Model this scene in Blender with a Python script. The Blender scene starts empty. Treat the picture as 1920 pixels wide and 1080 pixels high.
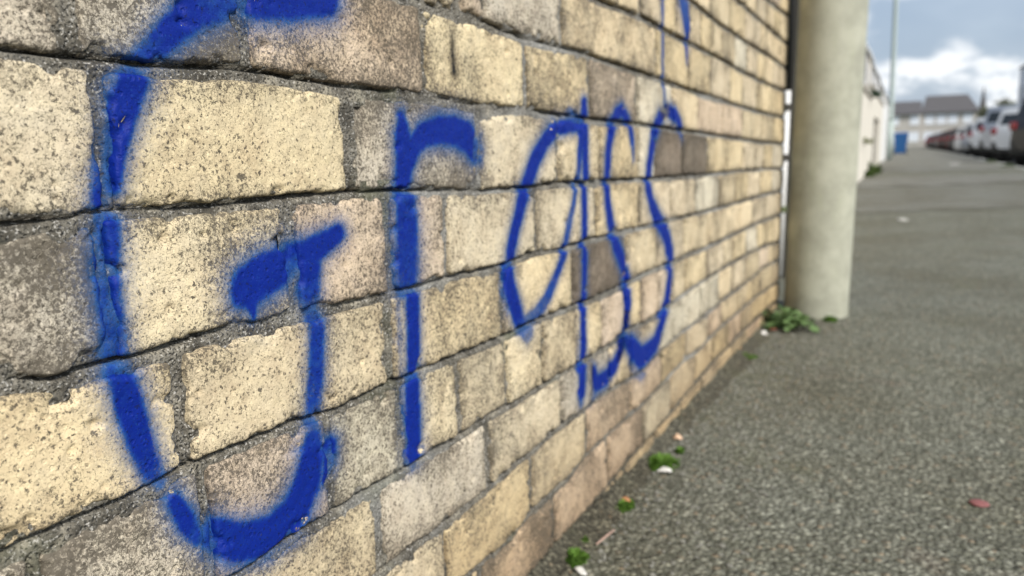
import bpy, bmesh, math, random
import numpy as np
from mathutils import Vector, Matrix

random.seed(7)
RNG = np.random.default_rng(7)
scene = bpy.context.scene
COL = scene.collection
PI = math.pi
Rd = math.radians

# ------------------------------------------------------------------ camera
# The lens and orientation are recovered from the vanishing points of the wall and of the verticals.
F = 1440.0                                     # focal length in pixels of the 1920 wide photograph
uY = np.array([782., -273., F]); uY /= np.linalg.norm(uY)
ys_ = (F * F + 782 * 200.) / 273
dn_ = np.array([200., ys_, F]); dn_ /= np.linalg.norm(dn_)
uZ = -dn_
uX = np.cross(uY, uZ)
ROT = np.array([uX, uY, uZ])                   # world = ROT @ camera(x right, y down, z forward)
CAM = np.array([0.390, 0.0, 0.512])            # 39 cm in front of the wall, 51 cm above the pavement

cam_d = bpy.data.cameras.new('camera')
cam = bpy.data.objects.new('camera', cam_d); COL.objects.link(cam)
M = Matrix.Identity(4)
for r in range(3):
    M[r][0] = ROT[r][0]; M[r][1] = -ROT[r][1]; M[r][2] = -ROT[r][2]; M[r][3] = CAM[r]
cam.matrix_world = M
cam_d.sensor_width = 36.0
cam_d.lens = F / 1920 * 36.0
cam_d.clip_start = 0.01
cam_d.clip_end = 3000
cam_d.dof.use_dof = True
cam_d.dof.focus_distance = 0.47
cam_d.dof.aperture_fstop = 6.8
scene.camera = cam

# ------------------------------------------------------------------ light, sky, exposure
SUN_EL, SUN_AZ = Rd(42), Rd(118)               # azimuth from +Y towards +X: the light comes from the right, a little behind
scene.view_settings.view_transform = 'Standard'
scene.view_settings.look = 'None'
scene.view_settings.gamma = 1
scene.view_settings.use_curve_mapping = False
scene.view_settings.exposure = 0.78
sd = bpy.data.lights.new('sun', 'SUN'); sd.energy = 2.9; sd.angle = Rd(13); sd.color = (1.0, 0.955, 0.88)
sun = bpy.data.objects.new('sun', sd); COL.objects.link(sun)
tow = Vector((math.sin(SUN_AZ) * math.cos(SUN_EL), math.cos(SUN_AZ) * math.cos(SUN_EL), math.sin(SUN_EL)))
sun.rotation_euler = tow.to_track_quat('Z', 'Y').to_euler()
sun.location = (3, -3, 6)

def ray(px, py):
    return ROT @ np.array([px - 960., py - 540., F])
def azel(px, py):
    d = ray(px, py); return math.atan2(d[0], d[1]), math.atan2(d[2], math.hypot(d[0], d[1]))

world = bpy.data.worlds.new('World'); scene.world = world; world.use_nodes = True
wn = world.node_tree; wn.nodes.clear()
def N(nt, t, **kw):
    n = nt.nodes.new(t)
    for k, v in kw.items(): setattr(n, k, v)
    return n
def L(nt, a, b): nt.links.new(a, b)
def math_(nt, op, a, b=None, c=None, clamp=False):
    n = nt.nodes.new('ShaderNodeMath'); n.operation = op; n.use_clamp = clamp
    for i, v in enumerate((a, b, c)):
        if v is None: continue
        if isinstance(v, (int, float)): n.inputs[i].default_value = v
        else: nt.links.new(v, n.inputs[i])
    return n.outputs[0]
def mix_(nt, fac, a, b, blend='MIX'):
    n = nt.nodes.new('ShaderNodeMix'); n.data_type = 'RGBA'; n.blend_type = blend; n.clamp_factor = True
    for i, v in ((0, fac), (6, a), (7, b)):
        if isinstance(v, (int, float)): n.inputs[i].default_value = v
        elif isinstance(v, tuple): n.inputs[i].default_value = (*v[:3], 1)
        else: nt.links.new(v, n.inputs[i])
    return n.outputs[2]
def noise_(nt, vec, scale, detail=3, rough=.55, dist=0.0, out=0):
    n = nt.nodes.new('ShaderNodeTexNoise'); n.inputs['Scale'].default_value = scale
    n.inputs['Detail'].default_value = detail; n.inputs['Roughness'].default_value = rough
    n.inputs['Distortion'].default_value = dist
    if vec is not None: nt.links.new(vec, n.inputs['Vector'])
    return n.outputs[out]
def vor_(nt, vec, scale, feature='F1', out='Distance', rnd=1.0):
    n = nt.nodes.new('ShaderNodeTexVoronoi'); n.feature = feature; n.inputs['Scale'].default_value = scale
    n.inputs['Randomness'].default_value = rnd
    if vec is not None: nt.links.new(vec, n.inputs['Vector'])
    return n.outputs[out]
def ramp_(nt, v, lo, hi, a=0.0, b=1.0, smooth=True):
    n = nt.nodes.new('ShaderNodeMapRange'); n.interpolation_type = 'SMOOTHSTEP' if smooth else 'LINEAR'
    nt.links.new(v, n.inputs[0])
    for i, x in enumerate((lo, hi, a, b)): n.inputs[i + 1].default_value = x
    return n.outputs[0]

sky = N(wn, 'ShaderNodeTexSky', sky_type='NISHITA'); sky.sun_disc = False
sky.sun_elevation = SUN_EL; sky.sun_rotation = SUN_AZ; sky.air_density = 1.2; sky.dust_density = 2.0
tc = N(wn, 'ShaderNodeTexCoord'); gen = tc.outputs['Generated']
mp = N(wn, 'ShaderNodeMapping'); L(wn, gen, mp.inputs[0]); mp.inputs['Scale'].default_value = (1, 1, 1.9)
mp.inputs['Location'].default_value = (3.1, 1.7, 0.4)
sep = N(wn, 'ShaderNodeSeparateXYZ'); L(wn, gen, sep.inputs[0])
big = noise_(wn, mp.outputs[0], 5.5, 6, .5, .3)
fine = noise_(wn, mp.outputs[0], 15, 5, .55, .2)
low = ramp_(wn, sep.outputs[2], 0.0, 0.26, 0.10, -0.05, smooth=False)       # cumulus thicker near the horizon
cum = math_(wn, 'ADD', math_(wn, 'ADD', math_(wn, 'MULTIPLY', big, .60), math_(wn, 'MULTIPLY', fine, .40)), low)
# three cumulus heads seen down the street
for (px, py, rr, amt) in ((1790, 118, .034, .17), (1692, 138, .020, .20), (1888, 148, .028, .17), (1790, 45, .045, -.12), (1905, 70, .04, -.10), (1655, 75, .04, -.09)):
    d = ray(px, py); d = d / np.linalg.norm(d)
    vd = N(wn, 'ShaderNodeVectorMath', operation='DISTANCE'); L(wn, gen, vd.inputs[0]); vd.inputs[1].default_value = tuple(d)
    cum = math_(wn, 'ADD', cum, ramp_(wn, vd.outputs['Value'], rr * .2, rr * 1.5, amt, 0))
cf = ramp_(wn, cum, .515, .655)
cf = math_(wn, 'MULTIPLY', cf, ramp_(wn, noise_(wn, mp.outputs[0], 19, 5, .6, .4), .40, .58, .18, 1.0))
grey = mix_(wn, ramp_(wn, noise_(wn, mp.outputs[0], 3.2, 4, .5), .35, .65), (2.3, 2.85, 3.75), (3.7, 4.25, 5.0))
veil = mix_(wn, .80, sky.outputs[0], grey)
skyc = mix_(wn, cf, veil, (6.0, 6.2, 6.4))
bg = N(wn, 'ShaderNodeBackground'); L(wn, skyc, bg.inputs[0]); bg.inputs[1].default_value = 0.10
wo = N(wn, 'ShaderNodeOutputWorld'); L(wn, bg.outputs[0], wo.inputs[0])

# ------------------------------------------------------------------ photogrammetry helpers: pixel -> point of the place
def wall_pt(px, py):
    d = ray(px, py); t = CAM[0] / (-d[0]); return d[1] * t, CAM[2] + d[2] * t
def ground_pt(px, py, z=0.0):
    d = ray(px, py); t = (CAM[2] - z) / (-d[2]); return CAM[0] + d[0] * t, CAM[1] + d[1] * t
def project(P):
    q = ROT.T @ (np.asarray(P, float) - CAM); return 960 + F * q[0] / q[2], 540 + F * q[1] / q[2], q[2]
_sd = ray(1696, 268); SF = np.array([_sd[0], _sd[1]]); SF /= np.linalg.norm(SF)    # street direction
SR = np.array([SF[1], -SF[0]])                                                     # to the right of it
STREET_ROT = math.atan2(-SF[0], SF[1])
K = .8796      # cosine of the angle between the lens axis and the street
def street(lat, fwd):
    lat, fwd = lat * K, (fwd + lat * K * .4757) / K        # distances were measured along the lens axis
    return CAM[0] + SR[0] * lat + SF[0] * fwd, CAM[1] + SR[1] * lat + SF[1] * fwd

# ------------------------------------------------------------------ numpy noise
def _hash(ix, iy, seed):
    h = (ix.astype(np.int64) * 374761393 + iy.astype(np.int64) * 668265263 + seed * 974711) & 0xffffffff
    h = ((h ^ (h >> 13)) * 1274126177) & 0xffffffff
    h = h ^ (h >> 16)
    return (h & 0xffffff) / float(0xffffff)
def vnoise(x, y, seed=0):
    ix = np.floor(x); iy = np.floor(y); fx = x - ix; fy = y - iy
    fx = fx * fx * (3 - 2 * fx); fy = fy * fy * (3 - 2 * fy)
    a = _hash(ix, iy, seed); b = _hash(ix + 1, iy, seed); c = _hash(ix, iy + 1, seed); d = _hash(ix + 1, iy + 1, seed)
    return (a * (1 - fx) + b * fx) * (1 - fy) + (c * (1 - fx) + d * fx) * fy
def fbm(x, y, seed=0, o=3):
    v = 0; a = .5; t = 0
    for i in range(o):
        v = v + a * vnoise(x * 2 ** i + 13.7 * i, y * 2 ** i + 7.3 * i, seed + i); t += a; a *= .5
    return v / t                                # 0..1

# ------------------------------------------------------------------ mesh helpers
def grid_faces(nu, nv):
    i = np.arange(nu - 1)[:, None]; j = np.arange(nv - 1)[None, :]
    a = i * nv + j
    return np.stack([a, a + nv, a + nv + 1, a + 1], -1).reshape(-1, 4)

def link(o, parent=None):
    COL.objects.link(o)
    if parent: o.parent = parent
    return o
def tag(o, label=None, cat=None, group=None, kind=None):
    if label: o['label'] = label
    if cat: o['category'] = cat
    if group: o['group'] = group
    if kind: o['kind'] = kind
    return o
def thing(name, loc, rz, label, cat, group=None):
    o = bpy.data.objects.new(name, None); o.location = loc; o.rotation_euler = (0, 0, rz); o.empty_display_size = .05
    COL.objects.link(o); return tag(o, label, cat, group)
def quad_mesh(name, co, faces, mat, parent=None, smooth=True, attrs=None):
    me = bpy.data.meshes.new(name)
    co = np.asarray(co, np.float32); faces = np.asarray(faces, np.int32)
    nf = len(faces)
    me.vertices.add(len(co)); me.vertices.foreach_set('co', co.ravel())
    me.loops.add(nf * 4); me.loops.foreach_set('vertex_index', faces.ravel())
    me.polygons.add(nf); me.polygons.foreach_set('loop_start', np.arange(nf, dtype=np.int32) * 4)
    if attrs:
        for k, v in attrs.items():
            a = me.attributes.new(k, 'FLOAT', 'POINT'); a.data.foreach_set('value', np.asarray(v, np.float32))
    me.update(calc_edges=True); me.validate()
    if smooth: me.polygons.foreach_set('use_smooth', np.ones(len(me.polygons), bool))
    me.materials.append(mat)
    return link(bpy.data.objects.new(name, me), parent)
def bm_obj(name, bm, mat, parent=None, smooth=False):
    bmesh.ops.recalc_face_normals(bm, faces=bm.faces)
    me = bpy.data.meshes.new(name); bm.to_mesh(me); bm.free()
    if smooth:
        for p in me.polygons: p.use_smooth = True
    me.materials.append(mat)
    return link(bpy.data.objects.new(name, me), parent)
def box(bm, x0, x1, y0, y1, z0, z1, bev=0.0):
    r = bmesh.ops.create_cube(bm, size=1)
    for v in r['verts']:
        v.co = Vector(((x0 + x1) / 2 + v.co.x * (x1 - x0), (y0 + y1) / 2 + v.co.y * (y1 - y0), (z0 + z1) / 2 + v.co.z * (z1 - z0)))
    if bev:
        es = list({e for v in r['verts'] for e in v.link_edges})
        bmesh.ops.bevel(bm, geom=es, offset=bev, segments=2, affect='EDGES', profile=.5)
def box_obj(name, b, mat, parent=None, bev=0.0):
    bm = bmesh.new(); box(bm, *b, bev); return bm_obj(name, bm, mat, parent)
def tube(bm, pts, radii, n=12, cap=True):
    rings = []
    for i, p in enumerate(pts):
        p = Vector(p)
        t = (Vector(pts[min(i + 1, len(pts) - 1)]) - Vector(pts[max(i - 1, 0)])).normalized()
        u = t.orthogonal().normalized() if abs(t.z) < .95 else Vector((1, 0, 0)); u = (u - t * u.dot(t)).normalized(); w = t.cross(u)
        rings.append([bm.verts.new(p + (u * math.cos(a) + w * math.sin(a)) * radii[i]) for a in [2 * PI * k / n for k in range(n)]])
    for a, b in zip(rings, rings[1:]):
        for k in range(n): bm.faces.new((a[k], a[(k + 1) % n], b[(k + 1) % n], b[k]))
    if cap: bm.faces.new(rings[0][::-1]); bm.faces.new(rings[-1])

# ------------------------------------------------------------------ materials
def new_mat(name):
    m = bpy.data.materials.new(name); m.use_nodes = True; nt = m.node_tree
    return m, nt, nt.nodes['Principled BSDF']
def geo_pos(nt): return nt.nodes.new('ShaderNodeNewGeometry').outputs['Position']
def attr_(nt, name):
    n = nt.nodes.new('ShaderNodeAttribute'); n.attribute_name = name; return n.outputs['Fac']
def bump_(nt, h, strength, dist, normal=None):
    b = nt.nodes.new('ShaderNodeBump'); b.inputs['Strength'].default_value = strength; b.inputs['Distance'].default_value = dist
    nt.links.new(h, b.inputs['Height'])
    if normal is not None: nt.links.new(normal, b.inputs['Normal'])
    return b.outputs[0]
def simple(name, col, rough=.6, metal=0.0, var=.12, scale=8.0, bump=0.0, coat=0.0):
    m, nt, b = new_mat(name); pos = geo_pos(nt)
    n = noise_(nt, pos, scale, 5, .6)
    c = mix_(nt, n, tuple(x * (1 - var) for x in col), tuple(min(1, x * (1 + var)) for x in col))
    L(nt, c, b.inputs['Base Color']); b.inputs['Roughness'].default_value = rough; b.inputs['Metallic'].default_value = metal
    if coat: b.inputs['Coat Weight'].default_value = coat
    if bump: L(nt, bump_(nt, noise_(nt, pos, scale * 6, 4), bump, .01), b.inputs['Normal'])
    return m

def grit_height(nt, pos):
    """fine relief shared by brick faces and the paint film on them"""
    g = noise_(nt, pos, 750, 3, .6)
    m2 = noise_(nt, pos, 210, 3, .6)
    p1 = ramp_(nt, vor_(nt, pos, 150), .12, .26)         # open pores
    p2 = ramp_(nt, vor_(nt, pos, 420), .14, .34)
    h = math_(nt, 'ADD', math_(nt, 'MULTIPLY', g, .30), math_(nt, 'MULTIPLY', m2, .55))
    h = math_(nt, 'ADD', h, math_(nt, 'MULTIPLY', p1, .5))
    return math_(nt, 'ADD', h, math_(nt, 'MULTIPLY', p2, .16))

def brick_material():
    m, nt, b = new_mat('buff_brick'); pos = geo_pos(nt)
    oi = nt.nodes.new('ShaderNodeObjectInfo'); oc = oi.outputs['Color']
    off = N(nt, 'ShaderNodeVectorMath', operation='MULTIPLY_ADD'); L(nt, oi.outputs['Random'], off.inputs[0]); off.inputs[1].default_value = (3.0, 5.0, 7.0); L(nt, pos, off.inputs[2]); bp = off.outputs[0]
    base = mix_(nt, ramp_(nt, noise_(nt, bp, 22, 4, .6), .3, .7), oc, mix_(nt, 1.0, oc, (.84, .79, .74), 'MULTIPLY'))
    base = mix_(nt, ramp_(nt, noise_(nt, bp, 95, 4, .65), .35, .75), base, mix_(nt, 1.0, oc, (1.12, 1.10, 1.04), 'MULTIPLY'))
    base = mix_(nt, ramp_(nt, noise_(nt, pos, 560, 2, .5), .60, .70, 0, .8), base, mix_(nt, 1.0, oc, (1.22, 1.22, 1.20), 'MULTIPLY'))
    wv = N(nt, 'ShaderNodeVectorMath', operation='MULTIPLY_ADD'); L(nt, noise_(nt, pos, 380, 3, .7, out=1), wv.inputs[0]); wv.inputs[1].default_value = (.0062,) * 3; L(nt, pos, wv.inputs[2]); wpos = wv.outputs[0]
    spz = N(nt, 'ShaderNodeSeparateXYZ'); L(nt, pos, spz.inputs[0])
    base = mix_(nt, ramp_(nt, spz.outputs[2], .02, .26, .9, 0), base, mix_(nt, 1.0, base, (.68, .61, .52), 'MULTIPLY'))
    # grime: how much of the face is covered, from the arris inwards and in blotches that differ from brick to brick
    edge = attr_(nt, 'edge'); soil = attr_(nt, 'soil')
    cov = math_(nt, 'ADD', math_(nt, 'MULTIPLY', edge, .50), math_(nt, 'MULTIPLY', soil, 1.05))
    cov = math_(nt, 'ADD', cov, math_(nt, 'MULTIPLY', math_(nt, 'SUBTRACT', noise_(nt, bp, 30, 5, .7), .5), 1.25))
    cov = math_(nt, 'ADD', cov, math_(nt, 'MULTIPLY', math_(nt, 'SUBTRACT', noise_(nt, bp, 110, 3, .6), .5), .9))
    cov = math_(nt, 'ADD', cov, .03, clamp=True)
    base = mix_(nt, math_(nt, 'MULTIPLY', cov, .34), base, mix_(nt, 1.0, base, (.44, .42, .40), 'MULTIPLY'))
    th = ramp_(nt, cov, 0, 1, .362, .565, smooth=False)
    def specks(scale, w):
        return ramp_(nt, math_(nt, 'SUBTRACT', th, noise_(nt, wpos, scale, 2, .6)), -.025, .035, 0, w)
    sp = math_(nt, 'MAXIMUM', specks(430, .88), specks(900, .62))
    dens = ramp_(nt, noise_(nt, bp, 22, 3, .6), .38, .62, .02, .30)
    pv = vor_(nt, wpos, 215)
    pr = nt.nodes.new('ShaderNodeMath'); pr.operation = 'LESS_THAN'; L(nt, pv, pr.inputs[0]); L(nt, math_(nt, 'MULTIPLY', dens, .82), pr.inputs[1])
    pv2 = vor_(nt, wpos, 80); pr2 = nt.nodes.new('ShaderNodeMath'); pr2.operation = 'LESS_THAN'; L(nt, pv2, pr2.inputs[0])
    L(nt, math_(nt, 'MULTIPLY', ramp_(nt, noise_(nt, bp, 45, 3), .48, .74), .22), pr2.inputs[1])
    pores = math_(nt, 'MAXIMUM', math_(nt, 'MULTIPLY', pr.outputs[0], .85), math_(nt, 'MULTIPLY', pr2.outputs[0], .9))
    dark = math_(nt, 'MAXIMUM', sp, pores)
    base = mix_(nt, dark, base, mix_(nt, noise_(nt, pos, 300, 2), (.028, .024, .018), (.115, .098, .075)))
    L(nt, base, b.inputs['Base Color']); b.inputs['Roughness'].default_value = .9
    b.inputs['Specular IOR Level'].default_value = .25
    h = math_(nt, 'SUBTRACT', grit_height(nt, pos), math_(nt, 'MULTIPLY', dark, .55))
    L(nt, bump_(nt, h, .62, .0014), b.inputs['Normal'])
    return m

def mortar_material():
    m, nt, b = new_mat('old_lime_mortar'); pos = geo_pos(nt)
    a = noise_(nt, pos, 40, 5, .65)
    base = mix_(nt, ramp_(nt, a, .35, .65), (.062, .055, .042), (.20, .184, .150))
    g = noise_(nt, pos, 430, 3, .65)
    base = mix_(nt, ramp_(nt, g, .55, .66), base, (.46, .44, .40))
    base = mix_(nt, ramp_(nt, noise_(nt, pos, 33, 4, .6), .52, .68, 0, .75), base, mix_(nt, g, (.22, .20, .16), (.50, .45, .35)))
    base = mix_(nt, ramp_(nt, noise_(nt, pos, 640, 2, .5), .52, .64), base, (.045, .042, .034))
    base = mix_(nt, ramp_(nt, noise_(nt, pos, 9, 3, .5), .58, .75, 0, .5), base, (.13, .14, .07))
    fresh = attr_(nt, 'fresh')                            # lighter repointed lengths
    base = mix_(nt, math_(nt, 'MULTIPLY', fresh, .5), base, mix_(nt, g, (.22, .225, .215), (.50, .50, .48)))
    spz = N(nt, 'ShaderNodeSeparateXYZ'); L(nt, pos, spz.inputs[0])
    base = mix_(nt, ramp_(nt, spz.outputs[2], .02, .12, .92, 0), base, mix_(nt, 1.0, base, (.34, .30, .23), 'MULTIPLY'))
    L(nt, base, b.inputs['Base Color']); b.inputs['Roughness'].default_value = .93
    h = math_(nt, 'ADD', noise_(nt, pos, 380, 4, .7), math_(nt, 'MULTIPLY', ramp_(nt, vor_(nt, pos, 330), .1, .5), .8))
    L(nt, bump_(nt, h, .8, .0022), b.inputs['Normal'])
    return m

def paint_material(name='blue_spray_paint', thin=(.022, .105, .31), thick=(.0004, .0145, .205)):
    m, nt, b = new_mat(name); pos = geo_pos(nt)
    p = attr_(nt, 'paint')
    n1 = noise_(nt, pos, 620, 3, .65); n2 = noise_(nt, pos, 170, 3, .6)
    q = math_(nt, 'ADD', p, math_(nt, 'MULTIPLY', math_(nt, 'SUBTRACT', n1, .5), .85))
    q = math_(nt, 'ADD', q, math_(nt, 'MULTIPLY', math_(nt, 'SUBTRACT', n2, .5), .38))
    q = math_(nt, 'ADD', q, math_(nt, 'MULTIPLY', math_(nt, 'SUBTRACT', noise_(nt, pos, 45, 3, .6), .5), .55))
    core = ramp_(nt, q, .24, .86)
    fog = math_(nt, 'MULTIPLY', ramp_(nt, math_(nt, 'ADD', p, math_(nt, 'MULTIPLY', math_(nt, 'SUBTRACT', n1, .5), .45)), .02, .62), .70)
    al = math_(nt, 'MAXIMUM', core, fog, clamp=True)
    c = mix_(nt, ramp_(nt, math_(nt, 'ADD', p, math_(nt, 'MULTIPLY', math_(nt, 'SUBTRACT', n2, .5), .5)), .35, 1.0), thin, thick)
    c = mix_(nt, ramp_(nt, n1, .60, .72, 0, .35), c, thin)
    c = mix_(nt, ramp_(nt, noise_(nt, pos, 430, 2, .6), .40, .33, 0, .75), c, (.004, .010, .06))
    L(nt, c, b.inputs['Base Color']); b.inputs['Roughness'].default_value = .6
    b.inputs['Specular IOR Level'].default_value = .2
    L(nt, bump_(nt, grit_height(nt, pos), .75, .0012), b.inputs['Normal'])
    L(nt, al, b.inputs['Alpha'])
    return m

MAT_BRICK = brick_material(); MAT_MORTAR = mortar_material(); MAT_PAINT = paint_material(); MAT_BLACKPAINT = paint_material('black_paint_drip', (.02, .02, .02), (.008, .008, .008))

def asphalt_material(name, dark, light, grain, moss=0.0, contrast=1.0):
    m, nt, b = new_mat(name); pos = geo_pos(nt)
    v = vor_(nt, pos, grain, out='Color')
    sc = N(nt, 'ShaderNodeSeparateColor'); L(nt, v, sc.inputs[0])
    d = vor_(nt, pos, grain)
    st = mix_(nt, ramp_(nt, sc.outputs[0], .15, .95), dark, light)
    st = mix_(nt, ramp_(nt, sc.outputs[1], .90, .96), st, tuple(min(.5, x * 1.45) for x in light))
    st = mix_(nt, ramp_(nt, sc.outputs[2], .93, .98), st, (light[0] * 1.0, light[1] * .80, light[2] * .68))
    binder = tuple(x * .55 for x in dark)
    c = mix_(nt, ramp_(nt, d, .30, .62, 0, contrast), st, binder)
    v2 = vor_(nt, pos, grain * 2.6, out='Color'); s2 = N(nt, 'ShaderNodeSeparateColor'); L(nt, v2, s2.inputs[0])
    c = mix_(nt, ramp_(nt, s2.outputs[0], .3, 1, 0, .45), c, light)
    lowf = noise_(nt, pos, 1.7, 5, .6)
    c = mix_(nt, ramp_(nt, lowf, .35, .68, 0, .7), c, mix_(nt, 1.0, c, (.66, .60, .50), 'MULTIPLY'))
    c = mix_(nt, ramp_(nt, noise_(nt, pos, 4.5, 5, .65), .52, .72, 0, .38 + moss), c, (.105, .105, .055))
    c = mix_(nt, ramp_(nt, noise_(nt, pos, 3.1, 4, .6), .60, .74, 0, .35), c, (.15, .105, .085))
    L(nt, c, b.inputs['Base Color']); b.inputs['Roughness'].default_value = .9
    b.inputs['Specular IOR Level'].default_value = .3
    h = math_(nt, 'SUBTRACT', noise_(nt, pos, grain * 1.4, 3), math_(nt, 'MULTIPLY', d, 1.3))
    L(nt, bump_(nt, h, .8, .006), b.inputs['Normal'])
    return m
MAT_PAVE = asphalt_material('worn_asphalt', (.088, .091, .068), (.25, .252, .205), 122, contrast=.68)
MAT_PATCH = asphalt_material('smooth_asphalt', (.105, .106, .086), (.245, .243, .208), 140, contrast=.55)
MAT_PATCH2 = asphalt_material('pale_asphalt', (.13, .13, .112), (.265, .265, .235), 140, contrast=.5)
MAT_ROAD = asphalt_material('road_asphalt', (.05, .05, .05), (.15, .15, .15), 90)
MAT_DIRT_SHADE = asphalt_material('contact_shade_grit', (.06, .056, .04), (.19, .18, .135), 160)  # dirt colour with contact shade at the wall foot put into it
MAT_GRASS = simple('short_grass', (.07, .115, .022), .8, var=.4, scale=40, bump=.4)
MAT_MOSS = simple('bright_moss', (.10, .20, .022), .8, var=.35, scale=90)
MAT_WEED = simple('weed_leaf', (.095, .16, .05), .6, var=.3, scale=70)

# ------------------------------------------------------------------ THE GROUND
def sheet(name, lat0, lat1, f0, f1, z, mat, n=1, depth=0.0):
    bm = bmesh.new(); vs = []
    for (a, b_) in ((lat0, f0), (lat1, f0), (lat1, f1), (lat0, f1)):
        x, y = street(a, b_); vs.append(bm.verts.new((x, y, z)))
    f = bm.faces.new(vs)
    if depth:
        r = bmesh.ops.extrude_face_region(bm, geom=[f])
        for v in [g for g in r['geom'] if isinstance(g, bmesh.types.BMVert)]: v.co.z -= depth
    o = bm_obj(name, bm, mat); tag(o, kind='structure'); return o
bm = bmesh.new(); R_ = 1400
for v in [(-R_, -R_), (R_, -R_), (R_, R_), (-R_, R_)]: bm.verts.new((v[0], v[1], -.14))
bm.verts.ensure_lookup_table(); bm.faces.new(bm.verts[:])
g = bm_obj('ground', bm, simple('distant_ground', (.12, .13, .07), .95, var=.3, scale=.3)); tag(g, kind='structure')
sheet('road', 2.32, 9.6, -12, 150, -.12, MAT_ROAD)
sheet('pavement', -.9, 2.2, -6, 118, 0, MAT_PAVE, depth=.13)
def patch(f0, f1, z, mat, lat0=-.60, lat1=2.2, rag=.25):
    co = []; n = 60; m_ = 12
    for i in range(n):
        u = i / (n - 1); la = lat0 + (lat1 - lat0) * u
        a = f0 + rag * (float(fbm(np.array(u * 9.), np.array(f0), 3)) - .5) * 2 + u * .2; b_ = f1 + rag * (float(fbm(np.array(u * 7.), np.array(f1), 4)) - .5) * 2
        for j in range(m_):
            x, y = street(la, a + (b_ - a) * j / (m_ - 1)); co.append((x, y, z))
    o = quad_mesh('pavement_patch', co, grid_faces(n, m_), mat, smooth=False); tag(o, kind='structure')
patch(5.6, 9.0, .004, MAT_PATCH); patch(9.0, 11.7, .008, MAT_PATCH2, rag=.3); patch(13.6, 118, .004, MAT_PATCH2)
MAT_KERB = simple('kerb_concrete', (.30, .30, .27), .85, var=.2, scale=9, bump=.3)
kerb = bpy.data.objects.new('kerb', None); COL.objects.link(kerb); tag(kerb, kind='structure')
kx, ky = street(2.26, 0); kerb.location = (kx, ky, 0); kerb.rotation_euler = (0, 0, STREET_ROT)
bm = bmesh.new(); box(bm, -.058, .058, -.452, .452, -.13, .004, .012); kme = None
for i in range(70):
    if kme is None:
        ko = bm_obj('kerb_stone', bm, MAT_KERB, kerb); kme = ko.data
    else:
        ko = link(bpy.data.objects.new('kerb_stone', kme), kerb)
    ko.location = (0, -2 + i * .915, 0)

# ------------------------------------------------------------------ THE BRICK WALL
S_LO, S_END, S_VIEW = -0.75, 2.485, 0.185
Z_TOP = 1.72
CR = {   # lower edges of the courses as traced on the photograph
 -5: [(1440, 0), (1475, 25)],
 -4: [(1385, 0), (1430, 40), (1470, 76)],
 -3: [(1297, 0), (1350, 43), (1400, 77), (1440, 102), (1468, 122)],
 -2: [(1130, 0), (1200, 28), (1235, 46), (1262, 62), (1330, 97), (1400, 136), (1440, 156), (1468, 167)],
 -1: [(787, 0), (840, 20), (895, 31), (980, 66), (1050, 84), (1110, 101), (1170, 122), (1245, 148), (1310, 172), (1390, 198), (1440, 212), (1468, 218)],
 0: [(0, 83), (100, 97), (180, 107), (290, 117), (440, 122), (560, 142), (640, 157), (790, 173), (880, 192), (980, 202), (1080, 217), (1200, 230), (1310, 246), (1360, 255), (1440, 266), (1468, 268)],
 1: [(0, 414), (130, 402), (165, 391), (235, 389), (340, 384), (540, 365), (640, 356), (740, 353), (900, 354), (1000, 347), (1050, 339), (1130, 336), (1210, 333), (1280, 328), (1330, 325), (1385, 318), (1465, 314)],
 2: [(0, 706), (100, 704), (145, 690), (300, 648), (390, 619), (465, 603), (530, 588), (690, 555), (730, 543), (800, 528), (860, 510), (900, 503), (940, 492), (990, 473), (1050, 464), (1095, 449), (1150, 435), (1215, 421), (1262, 407), (1315, 397), (1345, 389), (1385, 377), (1425, 365), (1460, 357)],
 3: [(0, 1033), (120, 976), (250, 919), (340, 870), (440, 830), (560, 782), (640, 756), (720, 717), (790, 688), (860, 660), (905, 642), (955, 622), (1000, 597), (1040, 584), (1095, 562), (1120, 552), (1155, 537), (1178, 524), (1205, 510), (1250, 493), (1290, 473), (1320, 463), (1360, 444), (1400, 425), (1430, 412), (1455, 403)],
 4: [(437, 1073), (567, 987), (640, 945), (730, 890), (840, 827), (915, 776), (950, 759), (1010, 722), (1045, 701), (1075, 682), (1110, 663), (1145, 640), (1178, 613), (1205, 602), (1235, 585), (1255, 568), (1275, 553), (1300, 535), (1325, 520), (1345, 507), (1360, 497), (1400, 475), (1430, 460), (1455, 453)],
 5: [(703, 1075), (783, 1013), (837, 975), (907, 917), (990, 847), (1043, 800), (1090, 767), (1130, 734), (1170, 712), (1200, 695), (1245, 650), (1280, 618), (1300, 603), (1325, 585), (1345, 570), (1365, 552), (1390, 536), (1410, 518), (1430, 500), (1455, 487)],
 6: [(863, 1080), (950, 1013), (993, 957), (1073, 887), (1097, 850), (1170, 783), (1217, 740), (1282, 673), (1310, 654), (1330, 631), (1350, 612), (1375, 591), (1395, 573), (1420, 552), (1445, 535)],
 7: [(987, 1078), (1040, 1017), (1133, 913), (1173, 863), (1250, 780), (1280, 743), (1320, 695), (1340, 671), (1365, 649), (1390, 622), (1410, 602), (1440, 574)],
}
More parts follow.
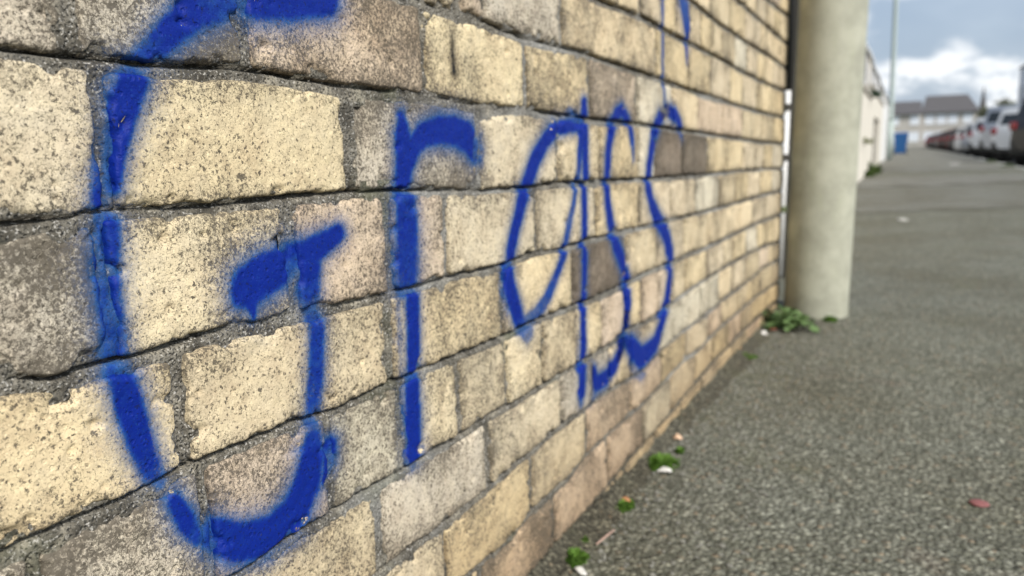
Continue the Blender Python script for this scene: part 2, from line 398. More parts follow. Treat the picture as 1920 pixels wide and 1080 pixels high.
JT = {   # head joints of each course (pixel x, taken half way up the course)
 -4: [1400, 1418, 1435, 1451, 1461],
 -3: [1330, 1367, 1397, 1425, 1448],
 -2: [1160, 1200, 1236, 1266, 1292, 1314, 1334, 1352, 1377, 1400, 1420, 1435, 1448],
 -1: [853, 900, 1051, 1229, 1289, 1329, 1368, 1392, 1418, 1442],
 0: [115, 450, 790, 981, 1103, 1193, 1260, 1307, 1353, 1390, 1427, 1447],
 1: [191, 648, 893, 1044, 1120, 1195, 1226, 1278, 1325, 1362, 1392, 1414, 1432, 1448],
 2: [196, 543, 725, 833, 1002, 1115, 1196, 1256, 1302, 1347, 1377, 1402, 1425, 1445],
 3: [334, 727, 938, 1070, 1171, 1229, 1281, 1325, 1363, 1388, 1410, 1432],
 4: [81, 387, 615, 750, 857, 947, 1015, 1077, 1126, 1170, 1199, 1232, 1258, 1283, 1324, 1356, 1372, 1396, 1418, 1438],
 5: [326, 707, 913, 1050, 1140, 1180, 1237, 1310, 1348, 1372, 1398, 1422, 1440],
 6: [550, 832, 993, 1098, 1180, 1238, 1284, 1327, 1352, 1384, 1402, 1423],
 7: [900, 1037, 1137, 1203, 1255, 1302, 1334, 1366, 1388, 1408],
 8: [1000, 1087, 1170, 1228, 1275, 1315, 1345, 1372, 1400],
}
H0 = .079
sg = np.linspace(S_LO, S_END + .05, 700)
slope = -.0125
CZ = {}
for k, pts in CR.items():
    w = np.array([wall_pt(*p) for p in pts]); o = np.argsort(w[:, 0]); w = w[o]
    v = np.interp(sg, w[:, 0], w[:, 1]); v[(sg < w[0, 0] - .01) & (sg > S_VIEW) & (w[0, 0] > S_VIEW + .08)] = np.nan
    v[sg > w[-1, 0]] = np.nan
    if w[0, 0] <= S_VIEW + .08: v = np.where(sg < w[0, 0], w[0, 1] + (w[0, 0] - sg) * -slope, v)
    else: v[sg < w[0, 0]] = np.nan
    CZ[k] = v
def fill(k, ref):
    """continue a traced line beyond the frame at the spacing it had from its neighbour"""
    v = CZ[k]; r = CZ[ref]; ok = ~np.isnan(v) & ~np.isnan(r); idx = np.where(ok)[0]
    if len(idx) == 0: CZ[k] = r + (ref - k) * H0; return
    df = v - r
    lo, hi = idx[0], idx[-1]
    sgn = (ref - k) * H0
    n = np.arange(len(sg))
    dl = sgn + (df[lo] - sgn) * np.exp(-(lo - n) / 60.); dh = df[hi]
    CZ[k] = np.where(np.isnan(v), np.where(n < lo, r + dl, r + dh), v)
for k in (0, 1, 2, 3):
    v = CZ[k]; idx = np.where(~np.isnan(v))[0]; hi = idx[-1]
    CZ[k] = np.where(np.isnan(v), v[hi] + slope * (sg - sg[hi]) * .6, v)
for k in (-1, -2, -3, -4, -5): fill(k, k + 1)
for k in (4, 5, 6, 7): fill(k, k - 1)
CZ[8] = CZ[7] - H0
CZ[9] = CZ[8] - H0
k_top = -5
while CZ[k_top].min() < Z_TOP:
    k_top -= 1; CZ[k_top] = CZ[k_top + 1] + H0
KS = sorted(CZ)                                   # from the top down
def cz(k, s): return np.interp(s, sg, CZ[k])
MT = {k: .0085 for k in KS}; MT.update({1: .0075, 0: .0085, 2: .008, 3: .009})
def mthick(k, s):                                 # thickness of the bed joint under line k
    return MT[k] * (.75 + .5 * vnoise(s * 9 + k * 5.3, s * 0 + k, 3))

def row_joint_s(k):
    xs = []
    for px in JT.get(k, []):
        # the height of the course middle at that pixel column
        s = wall_pt(px, 300)[0]
        for _ in range(6):
            z = .5 * (cz(k - 1, s) + cz(k, s))
            lo_, hi_ = -600., 1700.
            for _b in range(30):
                mid = .5 * (lo_ + hi_)
                if wall_pt(px, mid)[1] > z: lo_ = mid
                else: hi_ = mid
            s = wall_pt(px, lo_)[0]
        xs.append(float(s))
    return xs
ROWJ = {}
for k in KS[1:]:
    js = row_joint_s(k)
    header = k in (-2, 4) or (k < -5 and k % 4 == 0)
    pitch = .102 if header else .205
    if not js: js = [S_VIEW + .03 + (.05 if k % 2 else .0) + random.uniform(-.01, .01)]
    while js[0] > S_LO: js.insert(0, js[0] - pitch * random.uniform(.96, 1.04))
    while js[-1] < S_END - .5 * pitch: js.append(js[-1] + pitch * random.uniform(.96, 1.04))
    js = [j for j in js if j < S_END - .03] + [S_END]
    ROWJ[k] = js

# graffiti strokes: (pixel x, pixel y, half width in pixels across, strength)
def stroke(pts, st=1.0):
    out = []
    for p in pts:
        x, y, hw = p[:3]; s, z = wall_pt(x, y); s2, _ = wall_pt(x + 1, y)
        out.append((s, z, abs(s2 - s) * hw, p[3] if len(p) > 3 else st))
    return out
LETTERS = [
 ('painted_letter', 'blue sprayed capital G, largest and nearest letter', [
   stroke([(600, -8, 32), (520, -10, 40), (470, -14, 44)]),
   stroke([(455, -25, 30, .6), (400, 5, 34, .8), (350, 26, 32), (310, 62, 28), (278, 96, 26, .8), (252, 120, 26, .7), (240, 150, 34), (228, 190, 34), (218, 240, 29), (210, 290, 22), (205, 350, 18)]),
   stroke([(170, 270, 8, .45), (176, 320, 16, .75), (180, 375, 22, .95)]),
   stroke([(196, 420, 31, .88), (194, 500, 33, .92), (198, 560, 31, .9), (205, 620, 31, .84), (210, 660, 30, .78)]),
   stroke([(218, 700, 33, .9), (238, 770, 33), (258, 830, 30), (278, 880, 26, .85), (300, 905, 16, .6)]),
   stroke([(322, 940, 18), (345, 980, 22), (365, 1010, 16, .8)]),
   stroke([(398, 1000, 32, .95), (440, 1014, 37), (500, 1002, 36), (545, 962, 36), (568, 910, 33), (578, 860, 29), (580, 825, 20, .85)]),
   stroke([(580, 810, 14, .6), (580, 760, 17, .75), (585, 700, 18, .85), (586, 640, 18, .85), (586, 600, 18, .8)]),
   stroke([(629, 438, 15), (600, 458, 20), (570, 477, 25), (530, 494, 31), (490, 515, 38), (458, 536, 38), (450, 545, 31)]),
   stroke([(575, 500, 24), (575, 540, 24, .85), (578, 565, 20, .7)]),
   stroke([(464, 568, 17), (467, 584, 8), (468, 602, 3.5)]),
   stroke([(614, 838, 17), (612, 865, 17), (602, 900, 8)]),
 ]),
 ('painted_letter', 'blue sprayed small r between the big G and the a', [
   stroke([(750, 222, 10, .95), (753, 260, 18), (755, 300, 18), (753, 345, 17)]),
   stroke([(762, 310, 12), (772, 275, 14), (790, 254, 16), (820, 244, 17), (850, 247, 18), (872, 258, 18), (886, 278, 15), (893, 295, 8)]),
   stroke([(755, 372, 22, .86), (757, 430, 24, .9), (758, 500, 24, .88), (757, 528, 22, .8)]),
   stroke([(768, 560, 15, .95), (770, 620, 14), (770, 700, 14), (771, 780, 17), (772, 845, 17), (772, 870, 10, .5)]),
   stroke([(742, 570, 8, .36), (745, 640, 8, .34), (748, 720, 6, .26)]),
 ]),
 ('painted_letter', 'blue sprayed small a with narrow open bowl', [
   stroke([(1062, 205, 4, .4), (1084, 232, 7), (1062, 237, 6), (1042, 240, 7), (1020, 262, 8), (1000, 300, 10), (985, 340, 10), (972, 385, 9), (960, 430, 9), (952, 470, 9), (949, 510, 9), (953, 548, 11), (965, 585, 11), (972, 605, 10, .8), (985, 620, 14, .45)]),
   stroke([(980, 610, 12, .5), (1000, 590, 9, .6), (1020, 562, 8, .7), (1038, 520, 6, .8), (1052, 480, 5.5, .85), (1063, 430, 5, .7), (1073, 380, 4.5, .65), (1079, 330, 5, .7), (1083, 280, 6, .85), (1087, 240, 6)]),
   stroke([(1091, 193, 5), (1091, 230, 7), (1092, 280, 6), (1092, 350, 5.2), (1092, 430, 5), (1092, 500, 5), (1091, 560, 5), (1090, 640, 6), (1088, 700, 6.5), (1086, 735, 7), (1085, 755, 5, .5)]),
 ]),
 ('painted_letter', 'blue sprayed first small s, directly right of the a', [
   stroke([(1184, 300, 2.5, .45), (1181, 262, 4, .8), (1174, 225, 4.5), (1163, 206, 4.5), (1153, 214, 5), (1142, 240, 5.5), (1136, 280, 5.5), (1133, 330, 5), (1136, 380, 5.5), (1143, 425, 6), (1152, 462, 6.5), (1164, 492, 6.5), (1172, 530, 6), (1174, 570, 5.5), (1170, 610, 5.5), (1162, 650, 5.5), (1148, 685, 6), (1132, 708, 6.5), (1115, 718, 7)]),
   stroke([(1108, 692, 4), (1110, 705, 6), (1113, 718, 7, .9), (1108, 738, 9, .4)]),
 ]),
 ('painted_letter', 'blue sprayed second small s, last letter of the word', [
   stroke([(1277, 260, 2.5, .6), (1271, 232, 3.5, .9), (1260, 212, 4), (1248, 206, 4.5), (1237, 216, 4.5), (1228, 238, 5.5), (1219, 270, 5), (1213, 310, 4.8), (1212, 345, 5), (1219, 382, 5), (1232, 412, 5.5), (1246, 440, 6), (1254, 475, 5.5), (1254, 520, 5.5), (1248, 565, 5.5), (1237, 608, 5.5), (1224, 644, 6), (1208, 662, 7), (1197, 670, 8), (1184, 655, 8), (1174, 640, 7), (1168, 630, 5)]),
   stroke([(1200, 690, 10, .35), (1188, 680, 9, .35)]),
 ]),
 ('painted_stroke', 'thin pale blue dribble running down above the last s', [
   stroke([(1240, -10, 2.4, .75), (1240, 60, 2.2, .7), (1241, 120, 2.4, .6), (1243, 150, 2, .65), (1244, 196, 3.5, .42)]),
 ]),
 ('painted_stroke', 'short thin black dribble on a buff brick above the r', [
   stroke([(844, 62, 1.6, .7), (845, 90, 1.8), (846, 120, 2.0), (847, 134, 3.0)]),
 ]),
 ('painted_stroke', 'wider tapering blue dribble at the top of the wall', [
   stroke([(1277, -10, 9, .7), (1281, 20, 8.5, .7), (1285, 60, 5.5, .8), (1286, 90, 3.6, .9), (1286, 116, 2, .7)]),
 ]),
]
def density(s, z, strokes):
    d_ = np.zeros_like(s)
    for st in strokes:
        for (a, b_) in zip(st, st[1:]):
            ax, az, ar, aa = a; bx, bz, br, ba = b_
            dx, dz = bx - ax, bz - az; LL = dx * dx + dz * dz + 1e-12
            t = np.clip(((s - ax) * dx + (z - az) * dz) / LL, 0, 1)
            dist = np.hypot(s - ax - t * dx, z - az - t * dz)
            r = ar + (br - ar) * t; st_ = aa + (ba - aa) * t
            soft = .0040 + r * .55
            e = np.clip((r + soft * .40 - dist) / soft, 0, 1); e = e * e * (3 - 2 * e)
            halo = .42 * np.exp(-np.clip(dist - r, 0, 1) / (.0050 + .45 * r))
            d_ = np.maximum(d_, st_ * np.maximum(e, halo * (dist < r + .03)))
    return d_
LB = []
for nm, lb, sts in LETTERS:
    P = np.array([q[:3] for st in sts for q in st])
    LB.append((P[:, 0].min() - .04, P[:, 0].max() + .04, P[:, 1].min() - .04, P[:, 1].max() + .04))
FILM = [dict(co=[], fc=[], at=[], n=0) for _ in LETTERS]
def add_film(co, faces, mul=None, off=.00035, grow=0.0):
    """the paint film: a copy of the painted faces, a third of a millimetre proud"""
    s, z = co[:, 1], co[:, 2]
    for i, (nm, lb, sts) in enumerate(LETTERS):
        b_ = LB[i]
        if s.max() < b_[0] or s.min() > b_[1] or z.max() < b_[2] or z.min() > b_[3]: continue
        d_ = density(s, z, sts)
        if mul is not None: d_ = d_ * mul
        fm = d_[faces].max(axis=1) > .035
        if not fm.any(): continue
        ff = faces[fm]; used = np.unique(ff); mp_ = -np.ones(len(co), int); mp_[used] = np.arange(len(used))
        c2 = co[used].copy(); c2[:, 0] += off
        if grow:
            for ax in (1, 2):
                m0, m1 = co[:, ax].min(), co[:, ax].max(); c2[:, ax] += grow * (c2[:, ax] - (m0 + m1) / 2) / ((m1 - m0) / 2)
        F_ = FILM[i]; F_['co'].append(c2); F_['fc'].append(mp_[ff] + F_['n']); F_['at'].append(d_[used]); F_['n'] += len(used)

WALL = thing('brick_wall', (0, 1.2, 0), 0, 'old buff brick wall with blue spray painted lettering along the pavement', 'wall')
BW = Vector((0, 1.2, 0))
def brick_geo(k, s0, s1, step, seed, simple_=False):
    rs = np.random.default_rng(seed)
    g0 = .0045 + rs.uniform(-.001, .0015); g1 = .0045 + rs.uniform(-.001, .0015)
    if s1 >= S_END - 1e-6: g1 = 0
    a0, a1 = s0 + g0, s1 - g1
    w = (a1 - a0) / 2; nu = max(4, int((a1 - a0) / step)); 
    ztop0 = float(cz(k - 1, (a0 + a1) / 2)); zb0 = float(cz(k, (a0 + a1) / 2)); hh = (ztop0 - zb0) / 2
    nv = max(4, int(2 * hh / step))
    u = np.linspace(-1, 1, nu)[:, None] * np.ones((1, nv)); v = np.ones((nu, 1)) * np.linspace(-1, 1, nv)[None, :]
    if not simple_:      # a denser ring of vertices at the arrises
        u = np.sign(u) * (1 - (1 - np.abs(u)) ** 1.25); v = np.sign(v) * (1 - (1 - np.abs(v)) ** 1.2)
    A = u * w; h = hh - .004; B = v * h
    rr = np.where(A > 0, np.where(B > 0, rs.uniform(.002, .007), rs.uniform(.0015, .005)), np.where(B > 0, rs.uniform(.002, .007), rs.uniform(.0015, .005)))
    cxx = np.abs(A) - (w - rr); cyy = np.abs(B) - (h - rr); m = (cxx > 0) & (cyy > 0)
    p = np.clip(cxx / rr, 0, 1); q = np.clip(cyy / rr, 0, 1)
    A2 = np.where(m, np.sign(A) * (w - rr + rr * p * np.sqrt(1 - q * q / 2)), A)
    B2 = np.where(m, np.sign(B) * (h - rr + rr * q * np.sqrt(1 - p * p / 2)), B)
    e = np.minimum(w - np.abs(A2), h - np.abs(B2)); e = np.where(m, rr - rr * np.hypot(p * np.sqrt(1 - q * q / 2), q * np.sqrt(1 - p * p / 2)), e); e = np.maximum(e, 0)
    s = (a0 + a1) / 2 + A2
    bot = cz(k, s) ; top = cz(k - 1, s) - mthick(k - 1, s)
    z = (top + bot) / 2 + (B2 / h) * (top - bot) / 2
    wn_ = np.exp(-e / .006)
    s = s + wn_ * ((fbm(s * 55, z * 55, seed) - .5) * .0040 + (fbm(s * 260, z * 260, seed + 5) - .5) * .0022)
    z = z + wn_ * ((fbm(s * 55, z * 55, seed + 9) - .5) * .0034 + (fbm(s * 260, z * 260, seed + 13) - .5) * .0022) * (v < .95)
    re = .0026
    prof = np.where(e < re, re - np.sqrt(np.clip(re * re - (re - e) ** 2, 0, None)), 0)
    proud = .0026 + rs.uniform(-.0010, .0013)
    x = proud + rs.uniform(-.006, .006) * (A2) + rs.uniform(-.014, .014) * B2 - prof
    x = x + (fbm(s * 30, z * 30, seed + 21) - .5) * .0022 + (fbm(s * 160, z * 160, seed + 25, 2) - .5) * .0011
    chip = np.clip(fbm(s * 75, z * 75, seed + 31) * 1.0 + wn_ * .32 - .76, 0, 1)
    x = x - np.minimum(chip * .022, .0045)
    edge = np.exp(-e / .0080)
    soil = fbm(s * 14, z * 14, seed + 40, 3)
    co = np.stack([x, s, z], -1).reshape(-1, 3)
    f = grid_faces(nu, nv)
    return co, f, nu, nv, edge.ravel(), soil.ravel()

def skirt(co, f, nu, nv, edge, soil, back=-.012):
    idx = np.arange(nu * nv).reshape(nu, nv)
    ring = np.concatenate([idx[:, 0], idx[-1, 1:], idx[-2::-1, -1], idx[0, -2:0:-1]])
    c2 = co[ring].copy(); c2[:, 0] = back
    n0 = len(co); r2 = np.arange(n0, n0 + len(ring)); nx = np.roll(np.arange(len(ring)), -1)
    sf = np.stack([ring, r2, r2[nx], ring[nx]], -1)
    return np.vstack([co, c2]), np.vstack([f, sf]), np.concatenate([edge, edge[ring]]), np.concatenate([soil, soil[ring]])

BUFF = [(.655, .56, .385), (.645, .555, .395), (.67, .57, .38), (.635, .54, .375), (.66, .55, .36), (.63, .55, .405)]
WARM = [(.66, .55, .375), (.64, .54, .37), (.67, .555, .36), (.62, .53, .385), (.655, .54, .345)]
PINK = [(.62, .51, .395), (.60, .50, .385), (.63, .51, .38)]
DIRTY = [(.60, .54, .44), (.58, .525, .43)]
DARK = [(.22, .185, .145), (.25, .205, .16)]
PALE = [(.62, .57, .45), (.60, .545, .43)]
SPECIAL = {   # (course, index of the head joint left of the brick counted in the photograph, pixel x inside it): kind, soiling
 (0, 60): ('d', .50), (0, 300): ('d', .42), (0, 620): ('p', .30), (0, 880): ('b', .05), (0, 1040): ('b', .18), (0, 1150): ('p', .10),
 (1, 90): ('b', .0), (1, 420): ('y', -.02), (1, 770): ('d', .34), (1, 970): ('y', .0), (1, 1080): ('b', .1), (1, 1252): ('k', .3), (1, 1300): ('k', .3), (1, 1345): ('y', .1),
 (2, 90): ('d', .50), (2, 370): ('b', .14), (2, 640): ('p', .30), (2, 780): ('p', .30), (2, 920): ('b', .03), (2, 1060): ('b', .03), (2, 1155): ('b', .05),
 (3, 150): ('b', .06), (3, 540): ('b', .08), (3, 830): ('b', .10), (3, 1000): ('b', .08), (3, 1120): ('k', .35), (3, 1200): ('y', .05),
 (4, 30): ('d', .3), (4, 230): ('d', .34), (4, 500): ('p', .26), (4, 680): ('w', .10), (4, 810): ('b', .0), (4, 900): ('b', .02), (4, 980): ('y', .0), (4, 1045): ('b', -.05), (4, 1150): ('p', 0), (4, 1185): ('y', .1),
 (5, 600): ('y', .08), (5, 800): ('d', .16), (5, 980): ('b', -.02), (5, 1100): ('d', .12), (5, 1210): ('y', 0), (5, 1270): ('w', -.05), (5, 1330): ('w', -.05),
 (6, 750): ('b', .12), (6, 900): ('b', .05), (6, 1045): ('b', .02), (7, 950): ('p', .3), (7, 1085): ('p', .12), (7, 1170): ('p', .1),
 (-1, 960): ('d', .02), (-1, 1130): ('b', .14), (-1, 1260): ('y', .04),
}
SP2 = {}
for (k, px), v in SPECIAL.items():
    sm = wall_pt(px, 400)[0]
    for _ in range(4):
        z = .5 * (cz(k - 1, sm) + cz(k, sm)); lo_, hi_ = -600., 1700.
        for _b in range(25):
            mid = .5 * (lo_ + hi_)
            if wall_pt(px, mid)[1] > z: lo_ = mid
            else: hi_ = mid
        sm = wall_pt(px, lo_)[0]
    SP2.setdefault(k, []).append((sm, v))

stuff = dict(co=[], fc=[], ed=[], so=[], n=0)
n_brick = 0
for k in KS[1:]:
    js = ROWJ[k]
    for i in range(len(js) - 1):
        s0, s1 = max(js[i], S_LO), js[i + 1]
        if s1 - s0 < .02: continue
        zc = float(.5 * (cz(k - 1, (s0 + s1) / 2) + cz(k, (s0 + s1) / 2)))
        if zc < -.06: continue
        vis = False
        for ss in (s0, (s0 + s1) / 2, s1):
            for zz in (float(cz(k, ss)), zc, float(cz(k - 1, ss))):
                X_, Y_, D_ = project((0, ss, zz))
                if D_ > .02 and -60 < X_ < 1560 and -50 < Y_ < 1130: vis = True
        if s0 < S_VIEW < s1:
            for zz in np.linspace(float(cz(k, S_VIEW)), float(cz(k - 1, S_VIEW)), 4):
                X_, Y_, D_ = project((0, S_VIEW + .012, zz))
                if -50 < Y_ < 1130: vis = True
        seed = (k + 40) * 131 + i * 17
        dep = (s0 + s1) / 2
        if vis:
            n_brick += 1
            painted = any(s1 > b_[0] and s0 < b_[1] and float(cz(k - 1, s0)) > b_[2] and float(cz(k, s0)) < b_[3] for b_ in LB)
            step = .0016 if dep < .42 else .0021 if dep < .9 else .0030 if dep < 1.5 else .0045
            if painted: step = min(step, .0024)
            co, f, nu, nv, ed, so = brick_geo(k, s0, s1, step, seed)
            sp = [v for (sm, v) in SP2.get(k, []) if s0 <= sm <= s1]
            rs = random.Random(seed)
            if sp: kind, ss_ = sp[0]
            else: kind, ss_ = rs.choice('bbbbbyyyypw'), rs.uniform(-.06, .16)
            pal = {'b': BUFF, 'y': BUFF, 'p': PINK, 'd': DIRTY, 'k': DARK, 'w': PALE}[kind]
            if kind in 'by' and dep > .95: pal = WARM
            c = list(rs.choice(pal)); j_ = rs.uniform(.93, 1.05); c = [x * j_ for x in c]
            if kind in 'bpyw': ss_ += .02
            so = (so - .5) * 1.1 + ss_
            co, f, ed, so = skirt(co, f, nu, nv, ed, so)
            if painted: add_film(co, f, grow=.0005)
            ctr = np.array([0, (s0 + s1) / 2, zc])
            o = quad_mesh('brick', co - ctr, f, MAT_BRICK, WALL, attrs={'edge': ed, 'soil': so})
            o.location = Vector(ctr) - BW; o.color = (*c, 1)
            if kind == 'k': o['label'] = 'dark grey-brown brick'
        else:
            co, f, nu, nv, ed, so = brick_geo(k, s0, s1, .007, seed)
            co, f, ed, so = skirt(co, f, nu, nv, ed, so)
            stuff['co'].append(co); stuff['fc'].append(f + stuff['n']); stuff['n'] += len(co); stuff['ed'].append(ed * .5); stuff['so'].append((so - .5) + .1)
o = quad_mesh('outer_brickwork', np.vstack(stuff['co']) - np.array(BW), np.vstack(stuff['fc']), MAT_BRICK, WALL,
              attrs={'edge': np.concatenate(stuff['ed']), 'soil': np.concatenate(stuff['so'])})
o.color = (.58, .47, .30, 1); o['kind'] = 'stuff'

# mortar: one relief sheet between the bricks, with the open crack under each course
def mortar_sheet():
    ss = [S_LO]
    while ss[-1] < S_END:
        x = ss[-1]; ss.append(x + (.006 if x < .15 else .0016 if x < .45 else .0021 if x < .9 else .0028 if x < 1.5 else .004))
    ss[-1] = S_END
    ss = np.array(ss); zz = np.arange(-.03, Z_TOP, .0021)
    # outside the frame a coarser pitch is enough
    S, Z = np.meshgrid(ss, zz, indexing='ij')
    inside = np.full(S.shape, -1.0); up = np.full(S.shape, 9.0); kk = np.zeros(S.shape, int)
    hj = np.full(S.shape, 9.0)
    for k in KS[1:]:
        top = cz(k - 1, ss)[:, None]; bot = cz(k, ss)[:, None]
        r = (Z <= top) & (Z > bot)
        up = np.where(r, top - Z, up); kk = np.where(r, k, kk)
        js = np.array(ROWJ[k]); jd = np.abs(ss[:, None] - js[None, :-1] if len(js) > 1 else ss[:, None] - js[None, :]).min(axis=1)[:, None]
        hj = np.where(r, jd, hj)
        mt = mthick(k - 1, ss)[:, None]
        ins = np.minimum(np.minimum(top - mt - Z, Z - bot), jd - .0045)
        inside = np.where(r, ins, inside)
    n4 = fbm(S * 240, Z * 240, 77); n1 = fbm(S * 60, Z * 60, 78); nb = fbm(S * 7, Z * 7, 79)
    X = .0004 + (n4 - .5) * .0028 + (n1 - .5) * .0026 - .0022 * np.clip((S - .45) / .5, 0, 1)
    ck = np.clip((fbm(S * 11 + 40, kk * 3.7 + Z * 0, 80) - .30) * 5, 0, 1)             # how open the crack is along the course
    wob = (fbm(S * 90, Z * 90, 81) - .5) * .0022
    cw = .0011 + .0013 * fbm(S * 16, kk * 5.1 + Z * 0, 82)
    crack = np.exp(-((up + wob - .0006) / cw) ** 2) * ck
    X = X - .0110 * crack
    hc = np.exp(-((hj - .0035 + wob) / .0013) ** 2) * np.clip((fbm(S * 20, Z * 20, 83) - .42) * 6, 0, 1)
    X = X - .0035 * hc * (up > .01)
    fresh = np.clip((fbm(S * 5 + 9, Z * 5, 84) - .5) * 4, 0, 1) * (S > .55) + np.clip((fbm(S * 13, Z * 13, 86) - .60) * 5, 0, 1) * .7
    co = np.stack([X, S, Z], -1).reshape(-1, 3)
    f = grid_faces(len(ss), len(zz))
    keep = (inside.ravel()[f].min(axis=1) < .0055)
    f = f[keep]
    mul = (.72 - .8 * crack - .3 * hc - .9 * np.clip(n1 - .5, -.2, .5)).clip(0, 1).ravel()
    used = np.unique(f); mp_ = -np.ones(len(co), int); mp_[used] = np.arange(len(used))
    co = co[used]; f = mp_[f]; mul = mul[used]; fr = fresh.ravel()[used]
    add_film(co, f, mul)
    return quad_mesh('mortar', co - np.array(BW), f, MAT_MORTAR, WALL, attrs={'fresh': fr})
mortar_sheet()
for i, (nm, lb, sts) in enumerate(LETTERS):
    F_ = FILM[i]
    co = np.vstack(F_['co']); ctr = co.mean(axis=0); ctr[0] = 0
    o = quad_mesh(nm, co - ctr, np.vstack(F_['fc']), MAT_BLACKPAINT if 'black' in lb else MAT_PAINT, WALL, attrs={'paint': np.concatenate(F_['at'])})
    o.location = Vector(ctr) - BW; o['label'] = lb
cb = bmesh.new(); box(cb, -.22, -.0118, S_LO - 1.2, S_END - 1.2 - .002, -.05, Z_TOP)
bm_obj('wall_core', cb, MAT_MORTAR, WALL)
cb = bmesh.new(); box(cb, -.25, .03, S_LO - 1.2, S_END - 1.2 + .02, Z_TOP + .01, Z_TOP + .07, .01)
bm_obj('coping', cb, simple('coping_stone', (.42, .40, .35), .9, var=.2, scale=12, bump=.3), WALL)
print('bricks in view', n_brick)

# ------------------------------------------------------------------ PILLAR AND PIPE AT THE END OF THE WALL
def at_depth(px, py, Y):
    d = ray(px, py); t = Y / d[1]; return CAM + d * t
MAT_PILLAR = None
def pillar_material():
    m, nt, b = new_mat('cream_painted_steel'); pos = geo_pos(nt)
    c = mix_(nt, ramp_(nt, noise_(nt, pos, 12, 6, .7), .35, .65), (.315, .315, .25), (.42, .42, .335))
    c = mix_(nt, ramp_(nt, noise_(nt, pos, 45, 4, .7), .55, .75, 0, .5), c, (.36, .35, .27))
    mp2 = N(nt, 'ShaderNodeMapping'); L(nt, pos, mp2.inputs[0]); mp2.inputs['Scale'].default_value = (1, 1, .14)
    c = mix_(nt, ramp_(nt, noise_(nt, mp2.outputs[0], 42, 4, .6), .52, .75, 0, .45), c, (.34, .35, .25))
    L(nt, c, b.inputs['Base Color']); b.inputs['Roughness'].default_value = .62
    L(nt, bump_(nt, noise_(nt, pos, 60, 4), .15, .003), b.inputs['Normal'])
    return m
MAT_PILLAR = pillar_material()
pc = (.111, 2.490)
pillar = thing('pillar', (pc[0], pc[1], 0), 0, 'thick round cream painted post standing on the pavement at the end of the brick wall', 'post')
bm = bmesh.new()
hs = [-.05, -.004, .0, .3, .8, 1.5, 2.4, 3.2]; rs_ = [.093, .093, .093, .0935, .094, .094, .0935, .093]
tube(bm, [(0.0 + .012 * h, .0, h) for h in hs], rs_, 48)
bm_obj('shaft', bm, MAT_PILLAR, pillar, True)
bm = bmesh.new(); tube(bm, [(.038, 0, 3.2), (.038, 0, 3.23), (.038, 0, 3.25)], [.10, .10, .07], 32); bm_obj('cap', bm, MAT_PILLAR, pillar, True)

MAT_WPIPE = simple('white_plastic', (.74, .73, .71), .45, var=.06)
MAT_BLACK = simple('black_plastic', (.018, .018, .018), .5, var=.2)
MAT_DARKWOOD = simple('dark_stained_timber', (.045, .04, .032), .8, var=.4, scale=14, bump=.2)
pa = at_depth(1476.5, 170, 3.0); pb = at_depth(1460, 520, 3.0)
dp = thing('drainpipe', (pb[0], pb[1], 0), 0, 'slim white drainpipe in the gap between the brick wall and the cream post', 'drainpipe')
bm = bmesh.new(); tube(bm, [(0, 0, .03), (pa[0] - pb[0], 0, pa[2])], [.0125, .0125], 14); bm_obj('pipe', bm, MAT_WPIPE, dp, True)
bm = bmesh.new(); tube(bm, [((pa[0] - pb[0]) * 1.0, 0, pa[2] + .001), ((pa[0] - pb[0]) * 1.6, 0, pa[2] + .9)], [.0135, .0135], 14); bm_obj('upper_pipe', bm, MAT_BLACK, dp, True)
for hz in (.27, .46, .64):
    bm = bmesh.new(); t_ = (hz) / pa[2]; tube(bm, [((pa[0] - pb[0]) * t_, 0, hz), ((pa[0] - pb[0]) * t_, 0, hz + .022)], [.0165, .0165], 14); bm_obj('bracket', bm, simple('mossy_bracket', (.10, .12, .05), .8) if hz == .27 else MAT_DARKWOOD, dp)
rv = thing('gap_shade_board', (-.10, 3.12, 0), 0, 'dark board added beside the post to stand in for shade in the gap', 'board')  # added dark backing: its colour stands in for the shade in the gap
for i in range(3): box_obj('plank', (-.16 + i * .085, -.16 + i * .085 + .081, .012, .035, .0, 1.7), MAT_DARKWOOD, rv, .003)

# ------------------------------------------------------------------ CREAM YARD WALLS BEYOND
def render_mat(name, col):
    m, nt, b = new_mat(name); pos = geo_pos(nt)
    c = mix_(nt, ramp_(nt, noise_(nt, pos, 2.2, 5, .6), .3, .7), col, tuple(x * .9 for x in col))
    mp2 = N(nt, 'ShaderNodeMapping'); L(nt, pos, mp2.inputs[0]); mp2.inputs['Scale'].default_value = (1, 1, .2)
    c = mix_(nt, ramp_(nt, noise_(nt, mp2.outputs[0], 6, 4, .6), .58, .78, 0, .4), c, (.40, .38, .28))
    L(nt, c, b.inputs['Base Color']); b.inputs['Roughness'].default_value = .85
    L(nt, bump_(nt, noise_(nt, pos, 90, 4), .3, .006), b.inputs['Normal']); return m
MAT_CREAM = render_mat('cream_render', (.66, .62, .54)); MAT_WHITE = render_mat('white_render', (.72, .72, .71))
MAT_COPE = simple('coping_mortar', (.40, .37, .32), .9, var=.2)
def street_thing(name, lat, f, label, cat, group=None):
    x, y = street(lat, f); return thing(name, (x, y, 0), STREET_ROT, label, cat, group)
YW = 'cream rendered yard walls beyond the post'
